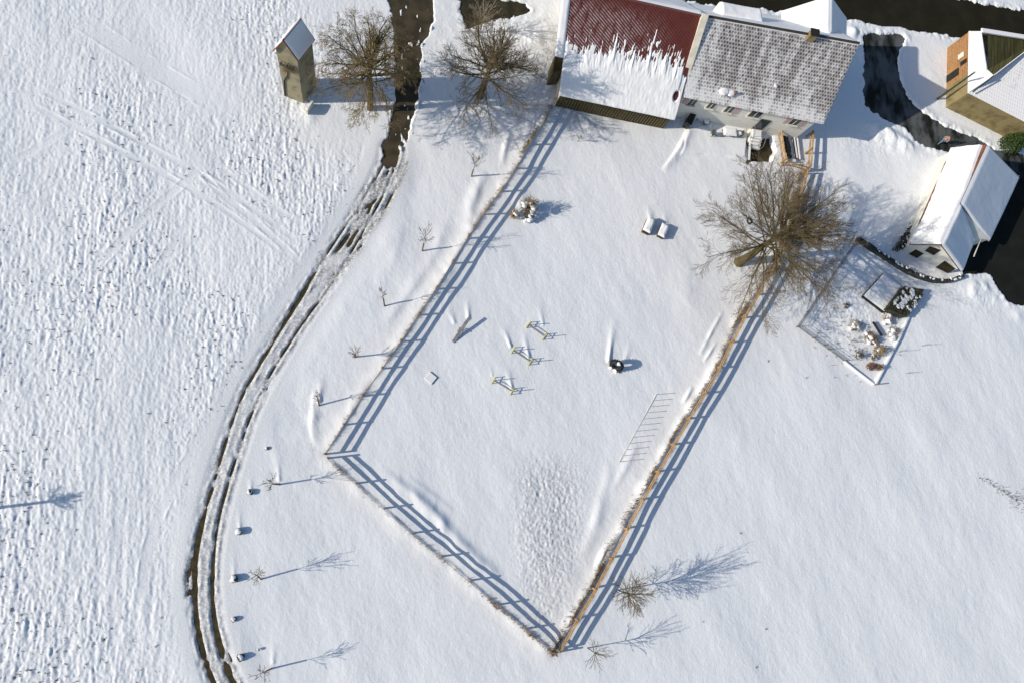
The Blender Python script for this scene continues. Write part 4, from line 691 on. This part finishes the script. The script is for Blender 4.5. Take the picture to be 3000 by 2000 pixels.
def leaf_mass(name, T, boxes, n, mt, seed, s=.06):
    rg = random.Random(seed); m = MB()
    for (c0, c1, c2, h0, h1) in boxes:
        c0, c1, c2 = Vector(c0), Vector(c1), Vector(c2)
        for k in range(n):
            u_, v_, w_ = rg.random(), rg.random(), rg.random(); 
            if rg.random() < .6: w_ = 1-abs(rg.gauss(0, .06))
            p = c0+(c1-c0)*u_+(c2-c0)*v_; p.z = h0+(h1-h0)*w_+rg.gauss(0, .03); a_ = V3(rg.gauss(0, 1), rg.gauss(0, 1), rg.gauss(0, 1)).normalized(); b_ = a_.orthogonal().normalized(); q = s*rg.uniform(.6, 1.4); m.face([p-a_*q, p+b_*q*.7, p+a_*q, p-b_*q*.7])
    return m.build(name, M[mt], T)
# clipped hedge block in the garden
hb = [at(2597, 905, 1.0), at(2655, 930, 1.0), at(2715, 845, 1.0), at(2650, 838, 1.0)]
T = thing('clipped_hedge', zv(hb[0], 0), 'dark green clipped box hedge with snow on top beside the raised snowy bed', 'hedge'); leaf_mass('foliage', T, [(hb[0], hb[1], hb[3], .0, 1.0)], 7000, 'leaf', 5, .055); MB().prism(grow_poly([(q.x, q.y) for q in hb], -.12), 0, .85).build('core', M['darktwig'], T)
m = MB(); rg = random.Random(6)
for k in range(64):
    u_ = .5+rg.gauss(0, .06) if k < 30 else rg.choice([.8, .93, .15])+rg.gauss(0, .04); v_ = rg.uniform(.25, 1); p = hb[0]+(hb[1]-hb[0])*u_+(hb[3]-hb[0])*v_; p.z = .98; m.blob(p, rg.uniform(.05, .2) if k > 18 else rg.uniform(.16, .32), .25, .4, 1, k)
m.build('snow_cap', M['snow'], T, smooth=True)
rb_ = [at(2530, 868, .35), at(2592, 915, .35), at(2640, 840, .35), at(2590, 800, .35)]
T = thing('raised_bed', zv(rb_[0], 0), 'snow covered raised garden bed edged by a black board', 'garden bed'); MB().prism([(q.x, q.y) for q in rb_], -.2, .3).build('edging', M['dark'], T); roof_snow('snow_cover', rb_[0]+V3(.03, .05, -.04), rb_[1]+V3(0, .08, -.04), rb_[2], rb_[3], .08, T, 30, 20, seed=5)
q0, q1 = at(2552, 945), at(2578, 985); T = thing('log', q0, 'dark straight log lying among the snowy garden shrubs', 'log'); MB().tube(q0+V3(0, 0, .3), q1+V3(0, 0, .3), .12, .12, 8).build('trunk', M['dark'], T)
# white timber edging of the garden and wire fences
def bar_thing(name, pts, label, cat, w, h, mt, z=0, snow=False):
    P = [at(*p) for p in pts]; T = thing(name, P[0], label, cat); m = MB()
    for p, q in zip(P[:-1], P[1:]): m.bar(p+V3(0, 0, z), q+V3(0, 0, z), w, h)
    m.build('beam', M[mt], T); return T
bar_thing('garden_edging', [(2562, 1124), (2632, 990), (2664, 918)], 'long white snow covered edging along the right side of the garden', 'edging', .15, .35, 'snow', .1)
bar_thing('garden_edging', [(2560, 1126), (2510, 1088), (2472, 1058)], 'short white snow covered edging at the bottom of the garden', 'edging', .12, .3, 'snow', .05)
T = thing('garden_post', at(2560, 1126), 'dark wooden corner post at the bottom tip of the garden', 'post'); p = at(2560, 1126); MB().tube(p, p+V3(0, 0, .9), .07, .06, 8).build('post', M['oldwood'], T)
def wire_fence(P, label, bay=2.2, h=.9):
    P = [at(*p) for p in P]; T = thing('wire_fence', P[0], label, 'fence')
    for a_, b_ in zip(P[:-1], P[1:]):
        n_ = max(1, round((b_-a_).length/bay))
        for k in range(n_+(1 if b_ is P[-1] else 0)): p = a_+(b_-a_)*(k/n_); MB().tube(p-V3(0, 0, .1), p+V3(0, 0, h), .04, .03, 6).build('post', M['oldwood'], T)
        m = MB()
        for z in (.1, .25, .4, .6, .85): m.tube(a_+V3(0, 0, z), b_+V3(0, 0, z), .016, .016, 4)
        L = (b_-a_).length
        for k in range(int(L/.25)): p = a_+(b_-a_)*(k*.25/L); m.tube(p, p+V3(0, 0, .85), .006, .006, 3, False)
        m.build('wire', M['darkstone'], T)
wire_fence([(2508, 703), (2334, 957)], 'thin dark wire fence running down left from the curved stone wall'); wire_fence([(2334, 957), (2470, 1056)], 'thin wire fence along the lower left edge of the garden')
# curved dark wall
cw = smooth_poly(PX((2508, 702), (2560, 738), (2612, 772), (2670, 806), (2720, 822), (2768, 826), (2812, 812)), 6); T = thing('stone_wall', (cw[0][0], cw[0][1], 0), 'curved dark low stone wall below the chequered cottage', 'wall'); m = MB(); rg = random.Random(8)
for a_, b_ in zip(cw[:-1], cw[1:]):
    h = rg.uniform(.62, .78); m.bar((a_[0], a_[1], h/2-.1), (b_[0], b_[1], h/2-.1), rg.uniform(.34, .42), h)
m.build('stones', M['darkstone'], T)
m = MB()
for k, a_ in enumerate(cw[3:-1]+cw[10:-1:2]):
    if rg.random() < .7: m.blob((a_[0]+rg.gauss(0, .12), a_[1]+rg.gauss(.06, .08), .60), rg.uniform(.05, .17), .3, .4, 1, k)
m.build('snow_cap', M['snow'], T, smooth=True)
# bushes along the cottage
for i, (px, py, px2, py2, n_, lab) in enumerate(((2608, 735, 2640, 690, 1500, 'dark evergreen bush against the left wall of the chequered cottage'), (2636, 700, 2668, 650, 900, 'thinner dark bush further up the cottage wall'))):
    a_, b_ = at(px, py, 0), at(px2, py2, 0); T = thing('evergreen_bush', a_, lab, 'bush'); leaf_mass('foliage', T, [(a_, b_, a_+V3(.75, -.1, 0), 0, 1.1-i*.4)], n_, 'leaf', 20+i, .07); m = MB(); rg = random.Random(i)
    for k in range(16): t = rg.random(); m.tube(a_+(b_-a_)*t+V3(.4, 0, 0), a_+(b_-a_)*t+V3(.4+rg.gauss(0, .2), rg.gauss(0, .2), .9-i*.3), .02, .008, 4)
    m.build('stems', M['darktwig'], T); m = MB()
    for k in range(14): t = rg.random(); m.blob(a_+(b_-a_)*t+V3(rg.uniform(.1, .7), 0, 1.08-i*.4), rg.uniform(.06, .13), .5, .3, 1, k)
    m.build('snow_load', M['snow'], T, smooth=True)
p = at(2952, 428, .0); T = thing('green_bush', p, 'vivid green leafy bush against the yellow plaster wall', 'bush'); rg = random.Random(2); m = MB()
for k in range(3200):
    a_ = rg.uniform(0, 6.28); e_ = rg.uniform(-.1, 1.5); r_ = rg.uniform(.6, 1); q = p+V3(1.5*math.cos(a_)*math.cos(e_)*r_, 1.2*math.sin(a_)*math.cos(e_)*r_, 2.4*math.sin(e_)*r_+.1); u_ = V3(rg.gauss(0, 1), rg.gauss(0, 1), rg.gauss(0, 1)).normalized(); v_ = u_.orthogonal().normalized(); m.face([q-u_*.09, q+v_*.06, q+u_*.09, q-v_*.06])
m.build('foliage', M['bright'], T); m = MB()
for k in range(8): m.tube(p, p+V3(rg.gauss(0, .6), rg.gauss(0, .5), 1.9), .04, .015, 5)
m.build('stems', M['bark'], T)
# pole
p = at(2746, 291); T = thing('pole', p, 'tall dark wooden pole in front of the brick house', 'pole'); MB().tube(p-V3(0, 0, .2), p+V3(0, .2, 5.4), .12, .09, 10).build('shaft', M['darktwig'], T); MB().tube(p+V3(0, .2, 5.4), p+V3(0, .2, 5.5), .11, .07, 10).build('cap', M['metal'], T)
# ---------------------------------------------------------------- dry grass and stubble
m = MB(); rg = random.Random(12)
def tufts(P, n, off, spread, h, jit=1.0, keep=None):
    L = [0]
    for a_, b_ in zip(P[:-1], P[1:]): L.append(L[-1]+math.hypot(b_[0]-a_[0], b_[1]-a_[1]))
    cl = [rg.uniform(0, L[-1]) for _ in range(max(3, int(L[-1]/1.6)))]
    for _ in range(n):
        s = rg.choice(cl)+rg.gauss(0, .45) if rg.random() < .75 else rg.uniform(0, L[-1]); s = min(max(s, 0), L[-1]-.01); k = max(i for i in range(len(L)) if L[i] <= s); k = min(k, len(P)-2); t = (s-L[k])/(L[k+1]-L[k]); dx, dy = P[k+1][0]-P[k][0], P[k+1][1]-P[k][1]; l_ = math.hypot(dx, dy); o = off+rg.gauss(0, spread)
        x = P[k][0]+dx*t-dy/l_*o; y = P[k][1]+dy*t+dx/l_*o; z = zat(x, y)-.03
        for j in range(3): m.tube((x, y, z), (x+rg.gauss(0, .07), y+rg.gauss(0, .07), z+h*rg.uniform(.5, 1.2)), .009, .005, 3, False)
tufts(RFENCE, 2400, .14, .10, .26); tufts(RFENCE[:3], 260, .35, .18, .26); tufts(LFENCE, 420, .05, .10, .22); tufts(LFENCE[7:], 260, .2, .15, .3); tufts(FFENCE, 260, -.12, .10, .2); tufts(FFENCE[-3:], 200, -.15, .1, .25)
tag(m.build('dry_grass', M['straw']), 'dry brown grass tufts along the foot of the paddock fences', 'grass', kind='stuff')
m = MB(); rg = random.Random(13); cnt = 0
while cnt < 1500:
    px, py = rg.uniform(-40, 1080), rg.uniform(-20, 2020); p = at(px, py); i_ = int((p.x-X0)/ST); j_ = int((p.y-Y0)/ST)
    if not (0 <= i_ < NXg and 0 <= j_ < NYg) or leftf[j_, i_]*patchy[j_, i_] < rg.random(): continue
    cnt += 1; z = Z[j_, i_]-.02; s_ = rg.choice([.4, .5, .6, .7, .9, 1.4])
    for k in range(5): m.tube((p.x+rg.gauss(0, .03*s_), p.y+rg.gauss(0, .03*s_), z), (p.x+rg.gauss(0, .06*s_), p.y+rg.gauss(0, .06*s_), z+.08*s_), .014*s_, .008*s_, 3, False)
tag(m.build('stubble', M['stubble']), 'dark stubble stalks poking through the snow of the left field', 'stubble', kind='stuff')
m = MB(); rg = random.Random(17)
for _ in range(170):
    px, py = rg.gauss(2520, 55), rg.gauss(950, 75)
    if (px-2334)*.73+(py-957)*-1. > 150 or (px-2560)*.5+(py-1126)*.86 > -25: continue
    p = at(px, py); z = zat(p.x, p.y)-.02
    for k in range(4): m.tube((p.x, p.y, z), (p.x+rg.gauss(0, .12), p.y+rg.gauss(0, .12), z+rg.uniform(.08, .4)), .013, .006, 3, False)
tag(m.build('garden_stalks', M['oldwood']), 'thin withered stalks sticking out of the snow in the fenced garden', 'plants', kind='stuff')
m = MB(); rg = random.Random(14)
for px, py in ((2252, 1057), (2245, 1843), (2215, 1953), (2060, 1820), (2170, 1560)):
    p = at(px, py); z = zat(p.x, p.y)-.02
    for k in range(8): m.tube((p.x, p.y, z), (p.x+rg.gauss(0, .1), p.y+rg.gauss(0, .1), z+.12), .013, .007, 3, False)
tag(m.build('weed_stalks', M['stubble']), 'few dark weed stalks scattered on the open right snowfield', 'weeds', kind='stuff')
# ---------------------------------------------------------------- stones along the lane
for i, (px, py, r, lab) in enumerate(((782, 1313, .14, 'tiny dark stone alone in the snow nearest the paddock corner'), (733, 1441, .24, 'snow drifted stone, upper end of the stone row beside the lane'), (700, 1556, .30, 'stone with the longest snow drift behind it beside the lane'), (686, 1694, .32, 'rounded snow capped stone halfway down the row beside the lane'), (686, 1812, .20, 'small bare stone in the row beside the lane'), (706, 1923, .28, 'lowest snow capped stone beside the lane'), (758, 1901, .10, 'pebble sized dark stone left of the lowest sapling'))):
    p = at(px, py); T = thing('boundary_stone', p, lab, 'stone', 'stones marking the edge of the lane'); MB().blob(p+V3(0, 0, r*.55), r, .95, .25, 2, 300+i).build('rock', M['darkstone'], T, smooth=True); MB().blob(p+V3(-.02, .02, r*1.2), r*.85, .45, .2, 2, 320+i).build('snow_cap', M['snow'], T, smooth=True)
# ---------------------------------------------------------------- paddock equipment
q0, q1 = at(1327, 1003), at(1371, 937); T = thing('seesaw', (q0+q1)/2, 'long grey plank seesaw resting one end in the snow', 'seesaw')
cm = (q0+q1)/2; dd_ = (q1-q0).normalized(); sd_ = V3(dd_.y, -dd_.x, 0)
MB().bar(q0+V3(0, 0, .12), q1+V3(0, 0, .95), .30, .05).build('plank', M['metal'], T)
for k in (-1, 1):
    m = MB(); m.tube(cm+sd_*.24*k+dd_*.3-V3(0, 0, .05), cm+sd_*.2*k+V3(0, 0, .55), .03, .03); m.tube(cm+sd_*.24*k-dd_*.3-V3(0, 0, .05), cm+sd_*.2*k+V3(0, 0, .55), .03, .03); m.build('support', M['oldwood'], T)
MB().tube(cm-sd_*.3+V3(0, 0, .5), cm+sd_*.3+V3(0, 0, .5), .035, .035).build('axle', M['oldwood'], T)
for (pa, pb, lab) in (((1546, 953), (1594, 987), 'topmost of the three jump hurdles with yellowish stands'), ((1502, 1027), (1553, 1060), 'middle jump hurdle with the brightest yellow stand'), ((1445, 1114), (1499, 1146), 'lowest of the three jump hurdles, closest to the left fence')):
    a_, b_ = at(*pa), at(*pb); dd_ = (b_-a_).normalized(); sd_ = V3(dd_.y, -dd_.x, 0); T = thing('jump_hurdle', (a_+b_)/2, lab, 'hurdle', 'jump hurdles in the paddock')
    for p in (a_, b_):
        m = MB()
        for o in (-.32, 0, .32): m.bar(p+sd_*o-V3(0, 0, .05), p+sd_*o+V3(0, 0, .85-abs(o)*.7), .05, .05, sd_)
        m.bar(p-sd_*.38+V3(0, 0, .12), p+sd_*.38+V3(0, 0, .12), .06, .06); m.bar(p-sd_*.32+V3(0, 0, .5), p+sd_*.32+V3(0, 0, .5), .05, .05); m.bar(p+V3(0, 0, .8), p+V3(0, 0, 1.15), .05, .05, sd_); m.build('stand', M['yellowp'], T)
    for z in (.18, .42): MB().tube(a_+dd_*.08+V3(0, 0, z), b_-dd_*.08+V3(0, 0, z), .03, .03, 8).build('pole', M['metal'], T)
T = thing('feed_plate', at(1262, 1108), 'flat square slab outlined under the snow near the hurdles', 'slab'); p = at(1262, 1107); m = MB(); m.box((p.x, p.y, .03), (.85, .85, .22), math.radians(52)); m.build('slab', M['oldwood'], T); MB().box((p.x-.02, p.y, .16), (.84, .84, .07), math.radians(52), taper=.93).build('snow_cover', M['snow'], T)
def hutch(p0, p1, ht, label, w, n=1):
    a_, b_ = at(*p0), at(*p1); d_ = (b_-a_); L = d_.length; d_.normalize(); rz = math.atan2(d_.y, d_.x); c = (a_+b_)/2; T = thing('wooden_hutch', c, label, 'hutch', 'hutches in the paddock')
    MB().box((c.x, c.y, ht/2-.05), (L, w, ht), rz).build('body', M['oldwood'], T); f = a_-d_*.03; MB().box((f.x, f.y, ht*.62), (.06, w*.8, ht*.3), rz).build('opening', M['dark'], T)
    sn = V3(-d_.y, d_.x, 0); e0, e1, e2, e3 = [c+d_*sx*(L/2+.02)+sn*sy*(w/2+.06)+V3(0, 0, ht) for sx, sy in ((-1, -1), (1, -1), (1, 1), (-1, 1))]; MB().slab([e0+V3(0, 0, .04), e1+V3(0, 0, .04), e2+V3(0, 0, .04), e3+V3(0, 0, .04)], .06).build('roof', M['oldwood'], T)
    roof_snow('roof_snow', e0+V3(0, 0, .04), e1+V3(0, 0, .04), e2+V3(0, 0, .04), e3+V3(0, 0, .04), .2, T, 24, 18, seed=int(p0[0])); return T
hutch((1886, 686), (1902, 648), .72, 'left hutch with dark opening and taller snowy roof', .72); hutch((1930, 698), (1944, 664), .55, 'right snow roofed hutch, lower than its neighbour', .68)
# tractor tyre stood on edge
p = at(1797, 1075); T = thing('tractor_tyre', p, 'black tractor tyre propped upright in the paddock snow', 'tyre'); dd_ = (at(1815, 1086)-at(1784, 1064)).normalized(); axv = V3(dd_.y, -dd_.x, .42)
cc = p+V3(.12, .1, .62); torus(MB(), cc, .46, .22, axv, 36, 12).build('tyre', M['rubber'], T, smooth=True); m = MB(); ax_ = axv.normalized(); a1_ = ax_.orthogonal().normalized(); b1_ = ax_.cross(a1_)
for k in range(26):
    t = 2*math.pi*k/26; q = cc+(a1_*math.cos(t)+b1_*math.sin(t))*.67; m.bar(q-ax_*.17, q+ax_*.17, .05, .06, (q-cc).normalized())
m.build('tread', M['rubber'], T); m = MB()
for k in range(7): t = random.Random(k).uniform(0, 1); m.blob(p+dd_*(t-.5)*.9+V3(-.15, -.25, .1+.06*k), .13, .6, .3, 1, k)
m.blob(cc+V3(0, .02, .62), .2, .4, .2, 2, 9); m.build('snow_load', M['snow'], T, smooth=True); MB().tube(p+dd_*.75-V3(0, 0, .1)+V3(0, -.1, 0), p+dd_*.45+V3(.2, .2, .7), .03, .03).build('prop_stake', M['oldwood'], T)
# ladder of poles almost buried
T = thing('pole_ladder', at(1900, 1250), 'long ladder of thin poles almost buried in snow by the right fence', 'ladder')
for s in (0, 1):
    a_, b_ = at(1925+55*s, 1152+6*s), at(1815+62*s, 1352-4*s); MB().bar(a_+V3(0, 0, .02+.03*n_big[0, 0]*0+zat(a_.x, a_.y)), b_+V3(0, 0, .03+zat(b_.x, b_.y)), .05, .05).build('side_rail', M['metal' if s else 'frame'], T) if s == 0 else None
for k in range(12):
    t = k/11; a_ = at(1925-110*t, 1154+198*t); b_ = at(1976-98*t+3, 1150+194*t); z = max(zat(a_.x, a_.y), zat(b_.x, b_.y), zat((a_.x+b_.x)/2, (a_.y+b_.y)/2)); MB().bar((a_.x, a_.y, z+.0), (b_.x, b_.y, z+.01), .06, .05).build('rung', M['palewood'], T)
# ---------------------------------------------------------------- terrace furniture
a_ = at(2130, 396); T = thing('garden_table', a_, 'rectangular terrace table buried under a block of snow', 'table'); MB().box((a_.x, a_.y, .68), (1.5, .85, .06), -.05).build('tabletop', M['oldwood'], T)
for sx in (-1, 1):
    for sy in (-1, 1): MB().box((a_.x+sx*.62, a_.y+sy*.32, .33), (.07, .07, .7)).build('leg', M['oldwood'], T)
P = [a_+V3(x, y, .71) for x, y in ((-.78, -.45), (.78, -.45), (.78, .45), (-.78, .45))]; roof_snow('snow_cover', *P, .22, T, 24, 16, seed=77, lump=.1)
def chair(px, py, rz, label, mt='metal', group='chairs at the terrace table'):
    p = at(px, py); T = thing('garden_chair', (0, 0, 0), label, 'chair', group)
    MB().box((0, 0, .45), (.5, .5, .05)).build('seat', M[mt], T); MB().box((-.25, 0, .75), (.05, .5, .55), 0).build('backrest', M[mt], T)
    for sx in (-.2, .2):
        for sy in (-.2, .2): MB().box((sx, sy, .22), (.04, .04, .46)).build('leg', M[mt], T)
    for sy in (-.25, .25): MB().box((0, sy, .66), (.5, .05, .04)).build('armrest', M[mt], T)
    m = MB(); m.blob((.02, 0, .56), .27, .5, .12, 2, 3); m.build('snow_cover', M['snow'], T, smooth=True); T.location = p; T.rotation_euler = (0, 0, rz); return T
chair(2086, 398, .1, 'dark framed chair at the left end of the snowy terrace table', 'darktwig'); chair(2160, 399, math.pi-.1, 'dark framed chair at the right end of the snowy terrace table', 'darktwig')
for px, py, r, lab in ((2040, 348, .32, 'leftmost snow covered flower pot in the shade of the barn corner'), (2069, 343, .26, 'snow capped pot nearest the house wall'), (2064, 363, .30, 'roundest snow capped pot on the shaded terrace')):
    p = at(px, py); T = thing('flower_pot', p, lab, 'pot', 'pots on the shaded terrace'); MB().tube(p-V3(0, 0, .05), p+V3(0, 0, .5), r*.7, r*.95, 12).build('pot', M['metal'], T); MB().blob(p+V3(0, 0, .55), r, .6, .1, 2, int(px)).build('snow_cap', M['snow'], T, smooth=True)
# terrace retaining edge
e0, e1, e2 = at(2196, 370), at(2191, 472), at(2185, 470); T = thing('terrace_wall', e0, 'low terrace wall with a snowy lip beside the dark pond', 'wall'); MB().bar(e0+V3(0, 0, -.1), e1+V3(0, 0, -.25), .22, .9).build('stones', M['darkstone'], T); MB().bar(e0+V3(0, 0, .38), e1+V3(0, 0, .23), .2, .08).build('snow_cap', M['snow'], T)
# black tarp and timbers in the little pen
m = MB(); p0, p1 = at(2296, 392), at(2312, 470); T = thing('tarpaulin', p0, 'black crumpled tarpaulin strip inside the small timber pen', 'tarpaulin'); rg = random.Random(31)
for k in range(9): t = k/9; q = p0+(p1-p0)*t; m.box((q.x+rg.gauss(0, .06), q.y, .18), (.55+rg.gauss(0, .08), .4, .12+rg.uniform(0, .1)), rg.gauss(0, .3), rg.gauss(0, .2))
m.build('sheet', M['rubber'], T)
for i, (pa, pb, lab) in enumerate((((2318, 372), (2332, 466), 'long snowy beam nearest the black tarpaulin'), ((2330, 392), (2340, 470), 'snowy beam lying right of the other beam in the pen'))): a_, b_ = at(*pa), at(*pb); T = thing('timber_beam', a_, lab, 'beam', 'beams lying in the timber pen'); MB().bar(a_+V3(0, 0, .12), b_+V3(0, 0, .12), .16, .2).build('beam', M['oldwood'], T); MB().bar(a_+V3(0, 0, .25), b_+V3(0, 0, .25), .15, .07).build('snow_cap', M['snow'], T)
# shed lean-to between barn and house
p = at(2016, 352); T = thing('wood_store', p, 'small dark lean to in the gap between barn and house', 'shed'); MB().box((p.x, p.y, .55), (.5, 2.2, 1.1), -.45).build('body', M['darkstone'], T); MB().box((p.x, p.y, 1.14), (.65, 2.3, .07), -.45, ry=.1).build('lid', M['dark'], T)
# ---------------------------------------------------------------- the walking person
def person(p, face):
    T = thing('person', p, 'person in blue jeans and dusty pink jacket walking on the dark driveway', 'person'); T.rotation_euler = (0, 0, face)
    def skin(name, J, E, mt, root_i=0):
        me = bpy.data.meshes.new(name); me.from_pydata([j[0] for j in J], E, []); o = bpy.data.objects.new(name, me); C.objects.link(o); o.parent = T; me.materials.append(mt)
        md = o.modifiers.new('skin', 'SKIN'); md.use_smooth_shade = True; 
        if not me.skin_vertices: me.skin_vertices.new(name='')
        for k, j in enumerate(J): me.skin_vertices[0].data[k].radius = (j[1], j[1]*(j[2] if len(j) > 2 else 1)); me.skin_vertices[0].data[k].use_root = (k == root_i)
        sb = o.modifiers.new('sub', 'SUBSURF'); sb.levels = sb.render_levels = 2; return o
    J = [((0, 0, .95), .14), ((0, 0, 1.2), .14), ((0, .02, 1.42), .13), ((0, .03, 1.53), .06), ((0, .05, 1.62), .085), ((0, .05, 1.73), .09),
         ((.19, .02, 1.42), .06), ((.26, -.08, 1.15), .05), ((.24, .05, .92), .035), ((.24, .09, .85), .032), ((-.19, .02, 1.42), .06), ((-.26, .08, 1.15), .05), ((-.24, .2, .95), .035), ((-.24, .23, .88), .032),
         ((.1, 0, .9), .095), ((.1, .16, .5), .065), ((.1, .2, .1), .045), ((.1, .3, .04), .04), ((-.1, 0, .9), .095), ((-.1, -.06, .5), .065), ((-.1, -.3, .16), .045), ((-.1, -.24, .05), .04)]
    E = [(0, 1), (1, 2), (2, 3), (3, 4), (4, 5), (2, 6), (6, 7), (7, 8), (8, 9), (2, 10), (10, 11), (11, 12), (12, 13), (0, 14), (14, 15), (15, 16), (16, 17), (0, 18), (18, 19), (19, 20), (20, 21)]
    skin('body', J, E, M['skin'])
    k = 1.16; skin('jacket', [((0, 0, .93), .17), ((0, 0, 1.2), .165), ((0, .02, 1.43), .14), ((.19, .02, 1.43), .085), ((.26, -.08, 1.15), .072), ((.245, .04, .95), .055), ((-.19, .02, 1.43), .085), ((-.26, .08, 1.15), .072), ((-.245, .19, .97), .055), ((0, .02, 1.5), .08)], [(0, 1), (1, 2), (2, 3), (3, 4), (4, 5), (2, 6), (6, 7), (7, 8), (2, 9)], M['jacket'])
    skin('trousers', [((0, 0, .95), .15), ((.1, 0, .87), .115), ((.1, .16, .5), .085), ((.1, .2, .13), .065), ((-.1, 0, .87), .115), ((-.1, -.06, .5), .085), ((-.1, -.28, .19), .065)], [(0, 1), (1, 2), (2, 3), (0, 4), (4, 5), (5, 6)], M['blue'])
    MB().blob((0, .03, 1.74), .115, 1.0, .03, 2, 1).build('hair', M['hair'], T, smooth=True, origin=(0, 0, 0)).location = (0, 0, 0)
    for c in ((.1, .27, .04), (-.1, -.22, .06)): m = MB(); m.box((0, 0, 0), (.1, .27, .09), taper=.8); o = m.build('shoe', M['shoe'], T, origin=(0, 0, 0)); o.location = c
    m = MB()
    for sx in (-1, 1): m.blob((sx*.035, .135, 1.66), .012, 1, 0, 1, 1)
    m.box((0, .15, 1.62), (.025, .03, .04)); o = m.build('face', M['skin'], T, origin=(0, 0, 0)); o.location = (0, 0, 0)
    return T
pp = at(2754, 419); person(Vector((pp.x, pp.y, -.10)), 2.6)
